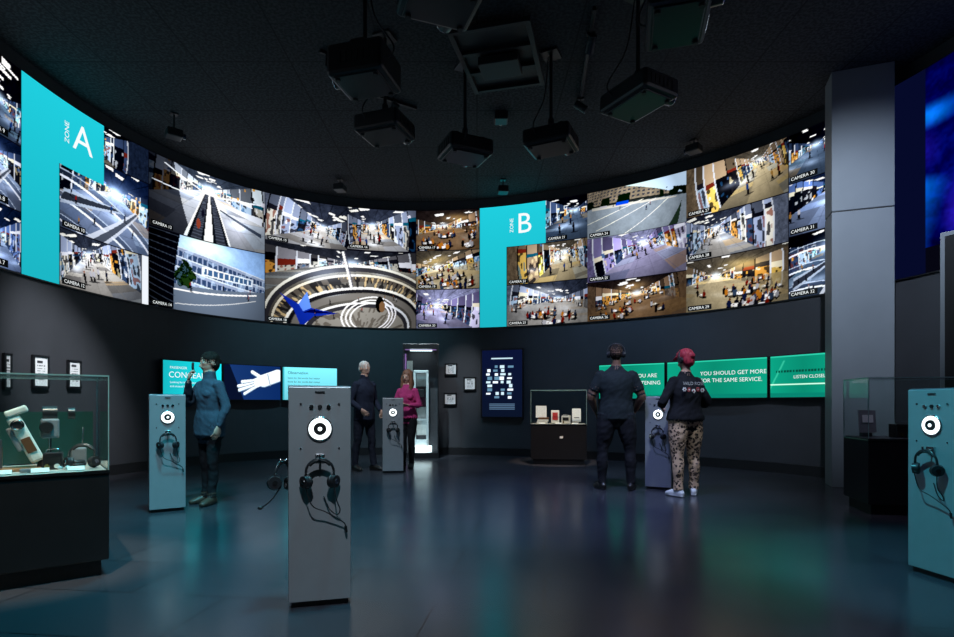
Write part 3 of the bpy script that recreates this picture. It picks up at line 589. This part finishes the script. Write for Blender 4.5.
mb.cyl((0,.25,.12),(0,.25,.24),.22,.22,m_wled,32)
m_wp=mat('white_paint',(.8,.82,.82),.4,nz=12,amt=.05)
for x in (-.13,.13): mb.box((x,.25,1.0),(.05,.12,1.55),m_wp,.01)
mb.box((0,.25,1.76),(.31,.12,.06),m_wp,.01); mb.box((0,.25,.30),(.31,.12,.14),m_wp,.01); mb.box((0,.25,.78),(.21,.08,.03),m_wp); mb.box((0,.27,1.25),(.20,.02,.42),m_chrome)
mb.box((.0,.22,1.32),(.12,.02,.16),m_rub,.004)
mb.box((-.24,d-.045,1.75),(.12,.02,.5),m_paper,.003); mb.box((0,d-.045,1.1),(.2,.02,1.3),m_paper,.003)
mb.box((0,.25,2.2),(.45,.25,.01),m_wled)
mb.obj('tall_glass_cabinet',(-1.13,11.25,0),math.radians(4))

# ------------------------------------------------------------ ceiling projectors
m_pb=mat('projector_black',(.018,.019,.022),.38,nz=15,amt=.15); m_lens=mat('lens_glass',(.02,.03,.06),.05,coat=1)
def projector(xpx,ypx,rz,w=.72,lit=False,D=.5,H_=.2):
    s_=(HY-ypx)/3.3; X=(xpx-CX)/s_; Y=F/s_; zb=CH+3.3; mb=MB()
    mb.box((0,0,0),(w,D,H_),m_pb,.035); mb.box((0,0,-H_/2-.005),(w*.86,D*.8,.02),m_plast,.008)
    mb.cyl((-w*.22,-D/2-.09,0),(-w*.22,-D/2+.02,0),.07,.08,m_plast,24); mb.cyl((-w*.22,-D/2-.095,0),(-w*.22,-D/2-.085,0),.055,.055,m_lens if not lit else m_led,24); mb.torus((-w*.22,-D/2-.09,0),.063,.009,m_chrome,M=RX(90),seg=24)
    for i in range(7): mb.box((w*.05+.035*i,-D/2-.003,0),(.012,.01,.11),m_rub)
    for sx in (-1,1):
        for i in range(6): mb.box((sx*(w/2+.002),-.15+.06*i,0),(.01,.035,.10),m_rub)
        for sy in (-1,1): mb.cyl((sx*w*.36,sy*D*.34,-H_/2-.035),(sx*w*.36,sy*D*.34,-H_/2),.025,.03,m_rub,12)
        mb.box((sx*w*.3,0,H_/2+.02),(.04,D*.7,.03),m_plast,.004)
    mb.box((0,0,H_/2+.045),(w*.7,.14,.03),m_plast,.005); top=ZC-zb
    mb.cyl((0,0,.12),(0,0,top),.022,.022,m_plast,14); mb.box((0,0,top-.015),(.22,.22,.03),m_plast,.004); mb.cyl((0,0,.2),(0,0,.27),.04,.04,m_plast,14)
    mb.tube([(w*.2,D/2,.02),(w*.2,D/2+.06,.12),(w*.08,.12,.5),(.03,.02,top-.05)],.008,m_rub)
    mb.sphere((w*.3,-D/2-.004,.05),(.006,.004,.006),m_led,8,6)
    return mb.obj('ceiling_projector',(X,Y,zb),math.radians(rz))
projector(365,70,-105,.5,D=.58,H_=.3); projector(385,128,160,.58); projector(465,150,205,.60); projector(551,141,155,.60); projector(638,97,120,.68); projector(677,14,75,.66); projector(440,-6,200,.62)
mb=MB()
for x in (-.45,.45): mb.box((x,0,0),(.06,1.3,.06),m_rub,.005)
for y in (-.62,-.2,.2,.62): mb.box((0,y,0),(.96,.05,.05),m_rub,.005)
mb.box((0,0,.03),(.9,1.25,.02),m_rub); mb.box((0,.05,-.06),(.5,.35,.10),m_rub,.01)
for x in (-.4,.4):
    for y in (-.6,.6): mb.cyl((x,y,0),(x,y,.12),.01,.01,m_chrome,8)
mb.obj('equipment_frame',(.28,6.95,ZC-.12),math.radians(-14))
def spothead(mb,x,y,z,yaw,pitch,lit):
    old=mb.T; mb.T=old@Matrix.Translation((x,y,z)); mb.box((0,0,.0),(.05,.10,.03),m_pb,.004); mb.cyl((0,0,0),(0,0,-.08),.008,.008,m_chrome,8)
    mb.T=mb.T@Matrix.Translation((0,0,-.11))@RZ(yaw)@RX(pitch); mb.cyl((0,.09,0),(0,-.10,0),.048,.055,m_pb,20); mb.cyl((0,-.102,0),(0,-.100,0),.02 if lit else .04,.02 if lit else .04,m_led if lit else m_lens,20)
    for i in range(4): mb.cyl((0,.03+.017*i,0),(0,.036+.017*i,0),.056,.056,m_pb,16)
    mb.T=old
def track(x0,y0,x1,y1,heads):
    mb=MB(); c=V(((x0+x1)/2,(y0+y1)/2,ZC-.02)); d=V((x1-x0,y1-y0,0)); L=d.length; rz=math.atan2(d.y,d.x)
    mb.box((0,0,0),(L,.04,.04),m_rub,.004)
    for t,yaw,pt,lit in heads: spothead(mb,(t-.5)*L,0,-.02,yaw,pt,lit)
    mb.obj('track_light',c,rz)
track(-1.95,6.95,-1.5,7.3,[(.3,20,20,True)]); track(-1.5,7.9,-.9,8.3,[(.5,180,35,False)]); track(1.3,6.2,1.5,8.2,[(.2,100,35,False),(.9,0,35,False)])
def smallproj(xpx,ypx,s_,rz):
    X=(xpx-CX)/s_;Y=F/s_; z=CH+(HY-ypx)/s_; mb=MB(); mb.box((0,0,0),(.2,.22,.12),m_pb,.015); mb.cyl((0,-.11,0),(0,-.16,0),.04,.04,m_lens,16); mb.cyl((0,0,.05),(0,0,ZC-z),.012,.012,m_plast,10); mb.box((0,0,ZC-z-.01),(.1,.1,.02),m_plast); mb.obj('wall_wash_light',(X,Y,z),math.radians(rz))
for a in ((174,134,66,130),(340,188,51,170),(503,190,51,185),(694,149,60,225),(501,118,66,180)): smallproj(*a)

# ------------------------------------------------------------ people
def cloth(name,col,rough=.85,amt=.25): return mat(name,col,rough,nz=60,amt=amt,bump=.15,spec=.2)
skin_l=mat('skin_light',(.55,.32,.23),.5,nz=30,amt=.08); skin_m=mat('skin_brown',(.20,.10,.065),.5,nz=30,amt=.08)
eye_w=mat('eye_white',(.7,.7,.7),.2); eye_d=mat('eye_dark',(.02,.015,.01),.1); lipm=mat('lips',(.35,.10,.09),.5)
def leopard():
    m=bpy.data.materials.new('leopard_print'); m.use_nodes=True; nt=m.node_tree; b=nt.nodes['Principled BSDF']; b.inputs['Roughness'].default_value=.85
    tc=nt.nodes.new('ShaderNodeTexCoord'); vo=nt.nodes.new('ShaderNodeTexVoronoi'); vo.inputs['Scale'].default_value=30
    n=nt.nodes.new('ShaderNodeTexNoise'); n.inputs['Scale'].default_value=20; ad=nt.nodes.new('ShaderNodeMix'); ad.data_type='VECTOR'; ad.inputs[0].default_value=.04
    nt.links.new(tc.outputs['Object'],ad.inputs[4]); nt.links.new(tc.outputs['Object'],n.inputs['Vector']); nt.links.new(n.outputs['Color'],ad.inputs[5]); nt.links.new(ad.outputs[1],vo.inputs['Vector'])
    cr=nt.nodes.new('ShaderNodeValToRGB'); e=cr.color_ramp.elements; e[0].position=.12; e[0].color=(.36,.19,.10,1); e[1].position=.60; e[1].color=(.58,.38,.24,1)
    for p,c in ((.2,(.02,.012,.01,1)),(.42,(.02,.012,.01,1)),(.48,(.56,.37,.23,1))): q=cr.color_ramp.elements.new(p); q.color=c
    nt.links.new(vo.outputs['Distance'],cr.inputs[0]); nt.links.new(cr.outputs[0],b.inputs['Base Color']); return m
def hand(mb,wr,dr,nr,sd,curl,m,k=1):
    wr=V(wr);dr=V(dr).normalized();nr=V(nr); nr=(nr-dr*nr.dot(dr)).normalized(); lat=dr.cross(nr)*sd
    mb.loft([wr-dr*.02,wr+dr*.02*k,wr+dr*.06*k,wr+dr*.092*k],[(.026,.020),(.030,.017),(.041,.015),(.038,.012)],m,side=lat,seg=12)
    for i,L in enumerate((.070,.078,.073,.058)):
        p=wr+dr*(.088-.004*abs(i-1))*k+lat*(.029-.0195*i)*k; P=[p-dr*.012];R=[.0085]; an=curl*.35
        spread=(1.5-i)*.05
        for f,c in ((.45,.9),(.32,1.1),(.23,.7)):
            P.append(p.copy()); R.append(.0088 if f>.4 else .0078); p=p+(dr*math.cos(an)+nr*math.sin(an)+lat*spread).normalized()*L*f*k*1.0; an+=curl*c
        P.append(p); R.append(.0065); mb.loft(P,R,m,side=lat,seg=8,n=2)
    p=wr+dr*.025*k+lat*.026*k; d=(dr*.65+lat*.65+nr*.25).normalized(); d2=(dr*.9+lat*.2+nr*.35*max(.3,curl)).normalized()
    mb.loft([p-d*.01,p+d*.035*k,p+d*.035*k+d2*.028*k,p+d*.035*k+d2*.05*k],[.013,.011,.010,.008],m,side=nr,seg=8,n=2)
def human(name,loc,yaw,H,S):
    k=H/1.75; m=MB(); ex=MB(); wf=S.get('w',1.0); fem=S.get('fem',False); sk=S['skin']; top=S['top']; bot=S['bot']; l=S.get('loose',0)
    lean=S.get('lean',0.0)
    hipw,waw,chw,shw=(.172,.135,.150,.160) if fem else (.162,.150,.172,.188)
    tz=lambda z:-lean*max(0,z-.95)
    hem=S.get('hem',.88); ws=1+(wf-1)*.6
    zs=[(hem,hipw*wf+l+.012,.125*wf+l),(.98,hipw*wf+l,.12*wf+l),(1.09,waw*wf+l,.105*wf+l),(1.2,(waw+chw)/2*wf+l,.115*wf+l),(1.30,chw*wf+l*.8,.120*wf+l*.6),(1.375,shw*.88*ws,.105*wf),(1.42,shw*.72*ws,.088),(1.455,shw*.50*ws,.075),(1.49,.070,.063)]
    m.loft([(0,tz(z),z) for z,_,_ in zs],[(a,b) for _,a,b in zs],top,seg=28,n=4)
    m.loft([(0,.0,.84),(0,0,.92),(0,0,1.02)],[(hipw*.92*wf,.105*wf),(hipw*.98*wf,.115*wf),(hipw*.8*wf,.10*wf)],bot,seg=24)
    if fem and not S.get('back'):
        for sx in (-1,1): m.sphere((sx*.07,-.085+tz(1.28),1.27),(.06,.05,.06),top)
    hd=V((0,tz(1.55)-.01+S.get('hy',0),1.635)); 
    m.loft([(0,tz(1.45)+.01,1.45),(0,tz(1.5)+.005,1.50),(0,hd.y+.015,1.56)],[(.062,.06),(.052,.055),(.052,.056)],sk,seg=14)
    if S.get('collar'): m.loft([(0,tz(1.47),1.455),(0,tz(1.5)-.003,1.495),(0,tz(1.52)-.006,1.53)],[(.085,.075),(.074,.07),(.070,.068)],top,seg=16)
    Rh=Matrix.Translation(hd)@RZ(S.get('hyaw',0))@RX(S.get('hpit',0)); old=m.T; m.T=Rh; ex.T=Rh
    m.sphere((0,.012,.028),(.075,.094,.088),sk,20,14); m.sphere((0,-.022,-.035),(.058,.064,.072),sk,18,12); m.sphere((0,-.048,-.088),(.032,.030,.024),sk); m.sphere((0,-.03,.0),(.064,.062,.05),sk)
    m.loft([(0,-.082,.012),(0,-.098,-.012),(0,-.106,-.03),(0,-.092,-.036)],[.009,.010,.013,.010],sk,seg=8); m.sphere((0,-.078,.024),(.045,.012,.010),sk)
    m.sphere((0,-.083,-.058),(.022,.010,.008),lipm,10,6)
    for sx in (-1,1):
        m.sphere((sx*.075,.012,-.005),(.012,.022,.032),sk,10,8); ex.sphere((sx*.028,-.080,.006),(.012,.008,.008),eye_w,10,6); ex.sphere((sx*.028,-.086,.006),(.006,.004,.006),eye_d,8,6)
    hm=S['hair']; hs=S.get('hairstyle','short')
    if hs=='short': m.sphere((0,.022,.045),(.081,.094,.083),hm,20,14); m.sphere((0,.05,-.005),(.074,.062,.075),hm,16,10)
    elif hs=='buzz': m.sphere((0,.020,.040),(.078,.090,.080),hm,20,14); m.sphere((0,.045,.0),(.074,.062,.070),hm,16,10)
    else:
        m.sphere((0,.022,.048),(.089,.104,.090),hm,28,18); m.sphere((0,.055,-.01),(.082,.062,.09),hm,16,10)
        if hs=='long':
            for sx in (-1,1): m.loft([(sx*.06,-.02,.06),(sx*.085,-.01,-.02),(sx*.09,-.02,-.11),(sx*.085,-.035,-.20),(sx*.07,-.05,-.27)],[(.025,.03),(.028,.04),(.032,.04),(.030,.035),(.015,.02)],hm)
            m.loft([(0,.07,.03),(0,.085,-.06),(0,.09,-.16),(0,.085,-.24)],[(.07,.03),(.085,.035),(.09,.03),(.06,.02)],hm)
        if hs=='tied': m.sphere((0,.115,.02),(.035,.035,.035),hm); 
    if 'cap' in S:
        m.sphere((0,.015,.062),(.088,.105,.078),S['cap'],20,14); m.loft([(0,-.07,.06),(0,-.12,.052),(0,-.15,.042)],[(.07,.010),(.062,.008),(.035,.006)],S['cap'],side=(1,0,0))
    if 'hp' in S:
        ex.torus((0,.01,.03),.098,.010,S['hp'],M=RX(90),a0=0,a1=math.pi,seg=24)
        for sx in (-1,1):
            ex.cyl((sx*.078,.01,-.005),(sx*.108,.01,-.005),.040,.034,S['hp'],20); ex.torus((sx*.082,.01,-.005),.030,.012,m_rub,M=RY(90),seg=20); ex.loft([(sx*.098,.01,.05),(sx*.104,.01,.0)],[.010,.010],m_rub,seg=8)
    m.T=old; ex.T=Matrix.Identity(4)
    for sx,L in ((-1,S['legR']),(1,S['legL'])):
        kn,an,fd=V(L[0]),V(L[1]),V(L[2]).normalized(); hp=V((sx*.088*wf,0,.90)); f=S.get('legf',1.0)
        mid=hp.lerp(kn,.5); calf=kn.lerp(an,.35)+V((0,.012,0))
        m.loft([hp,mid,kn+V((0,-.008,0)),calf,kn.lerp(an,.75),an],[(.092*wf*f,.10*wf*f),(.082*f*wf,.088*f*wf),(.062*f,.066*f),(.060*f,.063*f),(.050*f,.052*f),S.get('cuff',(.050,.055))],bot,seg=18)
        if S.get('ankle'): m.loft([an+V((0,0,.03)),an+V((0,0,-.03))],[.036,.034],sk,seg=10)
        sh=S['shoe']; a0=V((an.x,an.y,0)); bz=.075 if not S.get('boot') else .13
        m.loft([a0-fd*.055+V((0,0,.045)),a0+V((0,0,.05)),a0+fd*.07+V((0,0,.045)),a0+fd*.135+V((0,0,.034)),a0+fd*.175+V((0,0,.028))],[(.036,.042),(.040,.048),(.044,.042),(.046,.030),(.032,.022)],sh,side=fd.cross(V((0,0,1))),seg=14)
        m.loft([a0+V((0,0,.04)),a0+V((0,0,bz))],[(.042,.046),(.042,.046)],sh,seg=12)
        sl=S.get('sole',m_rub); m.loft([a0-fd*.07+V((0,0,.012)),a0+V((0,0,.012)),a0+fd*.09+V((0,0,.012)),a0+fd*.18+V((0,0,.012))],[(.034,.011),(.038,.011),(.047,.011),(.034,.011)],sl,side=fd.cross(V((0,0,1))),seg=12)
    for sx,A in ((-1,S['armR']),(1,S['armL'])):
        el,wr,nr,curl=V(A[0]),V(A[1]),V(A[2]),A[3]; shd=V((sx*(shw-.025)*ws,tz(1.40),1.385)); f=S.get('armf',1.0)+l*2
        slv=S.get('sleeve','long')
        if slv=='long': m.loft([shd,shd.lerp(el,.5),el,el.lerp(wr,.5),wr-(wr-el).normalized()*.01],[.062*f,.055*f,.050*f,.044*f,.036*f],top,seg=14)
        else:
            m.loft([shd,shd.lerp(el,.35),shd.lerp(el,.72)],[.062*f,.061*f,.060*f],top,seg=14); m.loft([shd.lerp(el,.5),el,el.lerp(wr,.3),wr],[.050*f,.044*f,.043*f,.028],sk,seg=14)
        hand(ex,wr,(V(A[4]) if len(A)>4 else (wr-el)),nr,sx,curl,sk)
    if 'extra' in S: S['extra'](m,ex)
    me=m.mesh('tmp'); ob=bpy.data.objects.new('tmp',me); scene.collection.objects.link(ob)
    md=ob.modifiers.new('r','REMESH'); md.mode='VOXEL'; md.voxel_size=.0085; ms=ob.modifiers.new('s','SMOOTH'); ms.iterations=3; ms.factor=.5
    bpy.context.view_layer.update(); dg=bpy.context.evaluated_depsgraph_get(); ev=ob.evaluated_get(dg).to_mesh()
    kd=kdtree.KDTree(len(m.v)); vm=[0]*len(m.v)
    for f,mi in zip(m.f,m.fm):
        for i in f: vm[i]=mi
    for i,v in enumerate(m.v): kd.insert(v,i)
    kd.balance()
    vs=[v.co.copy() for v in ev.vertices]; ns=[v.normal.copy() for v in ev.vertices]; fs=[list(p.vertices) for p in ev.polygons]
    clothset={i for i,mm in enumerate(m.mats) if mm in (top,bot)}; hairset={i for i,mm in enumerate(m.mats) if mm is hm}
    lab=[]
    for i,(v,n) in enumerate(zip(vs,ns)):
        q=vm[kd.find(v)[1]]; lab.append(q)
        if q in clothset:
            w=noise.noise(V((v.x*13,v.y*13,v.z*8)))*.6+noise.noise(V((v.x*22+v.z*14,v.y*22,v.z*20)))*.4; vs[i]=v+n*w*.013
        elif q in hairset: vs[i]=v+n*noise.noise(V((v.x*60,v.y*60,v.z*14)))*.008
    bpy.data.objects.remove(ob)
    out=MB(); out.mats=list(m.mats); out.v=vs; out.f=fs; out.fs=[True]*len(fs); out.fm=[lab[f[0]] for f in fs]
    o=len(out.v); out.v+=ex.v
    for f,mi,s_ in zip(ex.f,ex.fm,ex.fs): out.f.append([i+o for i in f]); out.fm.append(out.mi(ex.mats[mi])); out.fs.append(s_)
    out.v=[v*k for v in out.v]
    return out.obj(name,loc,math.radians(yaw))
def legs(dx=.10,y1=0,y2=0,t1=-10,t2=10,kb=.0):
    def L(x,y,t): a=math.radians(t); return ((x*.95,y*.5-kb,.49),(x,y,.085),(math.sin(a),-math.cos(a),0))
    return L(-dx,y1,t1),L(dx,y2,t2)
denim=cloth('blue_denim_jacket',(.048,.072,.105)); blk=cloth('black_trousers',(.012,.012,.015)); navy=cloth('navy_jacket',(.016,.020,.038)); mag=cloth('magenta_top',(.46,.04,.16)); dtee=cloth('dark_green_tee',(.016,.022,.024)); swt=cloth('black_sweatshirt',(.012,.012,.015)); dj=cloth('dark_jeans',(.014,.016,.028))
h_dark=mat('hair_dark',(.015,.01,.008),.8,nz=50,spec=.15); h_white=mat('hair_white',(.62,.60,.56),.6,nz=50,amt=.1); h_brown=mat('hair_brown',(.20,.08,.04),.6,nz=50); h_red=mat('hair_red',(.42,.025,.05),.6,nz=50)
shoe_b=mat('black_leather',(.015,.013,.012),.3,nz=20); shoe_br=mat('brown_boot',(.07,.045,.03),.45,nz=20); shoe_w=mat('white_sneaker',(.75,.75,.75),.5,nz=20,amt=.06); solew=mat('white_sole',(.8,.8,.8),.6)
lr,ll=legs(.085,.02,-.04,-18,14)
def ex1(m,ex):
    ex.loft([(-.075,-.15,1.52),(-.085,-.155,1.57),(-.09,-.15,1.63)],[(.016,.012)]*3,m_rub,seg=8)
human('standing_woman',(-2.96,6.2,0),-26,1.66,dict(fem=True,skin=skin_l,top=denim,bot=blk,hair=h_dark,hairstyle='tied',hem=.80,loose=.022,collar=True,w=1.0,legR=lr,legL=ll,boot=True,shoe=shoe_br,hpit=6,hyaw=-16,legf=.92,
  armR=((-.25,-.10,1.17),(-.10,-.20,1.42),(.5,.7,.1),1.0,(.1,.12,1)),armL=((.245,.02,1.13),(.235,-.07,.90),(-1,0,0),.45),extra=ex1))
lr,ll=legs(.11,.10,-.10,-8,8)
human('standing_man',(-1.87,9.3,0),52,1.80,dict(skin=skin_l,top=navy,bot=dj,hair=h_white,hem=.82,loose=.018,collar=True,legR=lr,legL=ll,shoe=shoe_b,hpit=12,
  armR=((-.25,.03,1.12),(-.20,-.16,.98),(1,0,0),.6),armL=((.25,.03,1.12),(.22,-.14,.96),(-1,0,0),.6)))
lr,ll=legs(.08,0,0,-10,10)
human('standing_woman',(-1.20,9.65,0),-14,1.68,dict(fem=True,skin=skin_l,top=mag,bot=blk,hair=h_brown,hairstyle='long',hem=.90,loose=.008,legR=lr,legL=ll,shoe=shoe_b,hpit=4,hyaw=-8,
  armR=((-.23,-.02,1.13),(-.10,-.20,1.10),(0,.5,.8),.7,(.8,-.5,.1)),armL=((.23,-.02,1.13),(.11,-.20,1.12),(0,.5,.8),.7,(-.8,-.5,.1))))
lr,ll=legs(.17,.03,.0,-18,22)
human('standing_man',(1.79,7.2,0),172,1.86,dict(skin=skin_m,top=dtee,bot=blk,hair=h_dark,hairstyle='buzz',hem=.86,loose=.012,w=1.18,legR=lr,legL=ll,shoe=shoe_b,sleeve='short',armf=1.15,hp=m_plast,hyaw=-6,hpit=4,legf=1.12,
  armR=((-.30,.0,1.13),(-.24,-.14,.95),(1,0,0),.7),armL=((.30,.0,1.13),(.24,-.14,.95),(-1,0,0),.7)))
lr,ll=legs(.13,-.02,.05,-35,15)
gw=mat('print_white',(.75,.72,.68),.8,nz=30); gr=mat('print_red',(.5,.08,.08),.8,nz=30)
def ex5(m,ex):
    for i in range(5):
        x=-.12+.06*i; z=1.27+.012*math.sin(i*2.2)
        for q in range(6):
            a=q*math.pi/3; ex.sphere((x+.018*math.cos(a),.160,z+.018*math.sin(a)),(.010,.006,.010),gw if i%2==0 else gr,8,6)
        ex.sphere((x,.164,z),(.008,.006,.008),gr if i%2==0 else gw,8,6)
    vs,fs=text_geo('WILD ROSE',.055,'CENTER'); ex.add([(-v.x,.163,v.y+1.33) for v in vs],fs,gw)
human('standing_woman',(2.50,6.72,0),-166,1.74,dict(fem=True,back=True,skin=skin_l,top=swt,bot=leopard(),hair=h_red,hairstyle='tied',hem=.92,loose=.034,w=1.12,legR=lr,legL=ll,shoe=shoe_w,sole=solew,ankle=True,cuff=(.056,.058),legf=1.12,hp=m_plast,cap=h_red,hpit=14,hyaw=14,
  armR=((-.31,.0,1.13),(-.18,-.20,1.08),(1,0,0),.7),armL=((.31,.0,1.13),(.19,-.20,1.08),(-1,0,0),.7),extra=ex5))

# ------------------------------------------------------------ lights
def spot(name,loc,tgt,col,E,size=60,blend=.8,rad=.08):
    l=bpy.data.lights.new(name,'SPOT'); l.energy=E; l.color=col; l.spot_size=math.radians(size); l.spot_blend=blend; l.shadow_soft_size=rad
    o=bpy.data.objects.new(name,l); scene.collection.objects.link(o); o.location=loc; d=V(tgt)-V(loc); o.rotation_euler=d.to_track_quat('-Z','Y').to_euler(); return o
TEAL=(.05,.68,.88)
spot('teal_spotlight',(-2.3,4.6,5.2),(-2.3,5.4,0),TEAL,1150,75,1,.2)
spot('teal_spotlight',(-.3,3.0,5.2),(-1.8,3.8,0),TEAL,900,60,1,.2)
spot('added_screen_spill',(.8,5.0,5.2),(.9,6.6,0),(.36,.46,1.0),900,62,1,.2)
spot('added_screen_spill',(2.4,3.0,5.2),(1.6,4.2,0),(.28,.42,.80),350,60,1,.2)
spot('teal_spotlight',(0.6,3.0,4.9),(2.9,3.5,.7),(.10,.75,.95),850,32,.6)
spot('added_frame_fill',(-.2,.5,4.6),(-.9,3.0,.6),(.78,.88,1),480,30,.8)
spot('added_frame_fill',(-1.8,3.0,5.2),(-3.1,5.9,.9),(.66,.85,1),600,34,.8)
spot('added_frame_fill',(-1.5,6.6,5.2),(-1.5,9.2,1.0),(.75,.87,1),650,45,.8)
spot('added_frame_fill',(2.2,4.2,5.2),(2.35,7.0,1.1),(.70,.86,1),520,40,.8)
spot('added_frame_fill',(3.0,4.2,5.0),(5.0,7.4,3.0),(.68,.82,1),700,60,1)
spot('warm_spotlight',(-2.2,2.6,5.0),(-2.85,3.6,.8),(1,.80,.60),1200,22,.6,.04)
spot('warm_spotlight',(1.4,8.4,5.1),(1.47,10.3,.8),(1,.78,.6),1200,20,.6,.04)
spot('added_frame_fill',(3.4,4.4,5.1),(4.2,5.8,.9),(.7,.6,.9),130,25,.6,.04)
spot('added_frame_fill',(-1.1,9.5,5.1),(-1.13,11.4,1.2),(.8,.95,1),900,22,.7,.04)
spot('added_frame_fill',(-.4,8.8,5.2),(-.35,12.1,1.5),(.9,.95,1),600,18,1,.04)  # added fill to brighten the centre picture frames, no known fixture
spot('added_frame_fill',(-3.4,5.6,5.2),(-5.7,7.7,1.45),(.9,.95,1),1700,26,1,.04)  # added fill so the left picture frames show, no known fixture
spot('added_screen_spill',(-2.2,8.6,5.3),(-3.0,11.9,1.2),(.3,.78,1),380,80,1)  # added lamp imitating cyan spill from the screen above this wall
spot('added_screen_spill',(2.0,8.6,5.3),(2.6,10.8,1.2),(.35,.62,1),320,80,1)  # added lamp, stands in for screen glow on the right of the wall

w=bpy.data.worlds.new('w'); scene.world=w; w.use_nodes=True; w.node_tree.nodes['Background'].inputs[0].default_value=(.01,.012,.016,1); w.node_tree.nodes['Background'].inputs[1].default_value=.3
cam=bpy.data.cameras.new('camera'); co=bpy.data.objects.new('camera',cam); scene.collection.objects.link(co); co.location=(0,0,CH); co.rotation_euler=(math.pi/2,0,0)
cam.sensor_width=36; cam.clip_end=100; scene.camera=co
cam.lens=F/954*36; cam.shift_y=(HY-318.5)/954
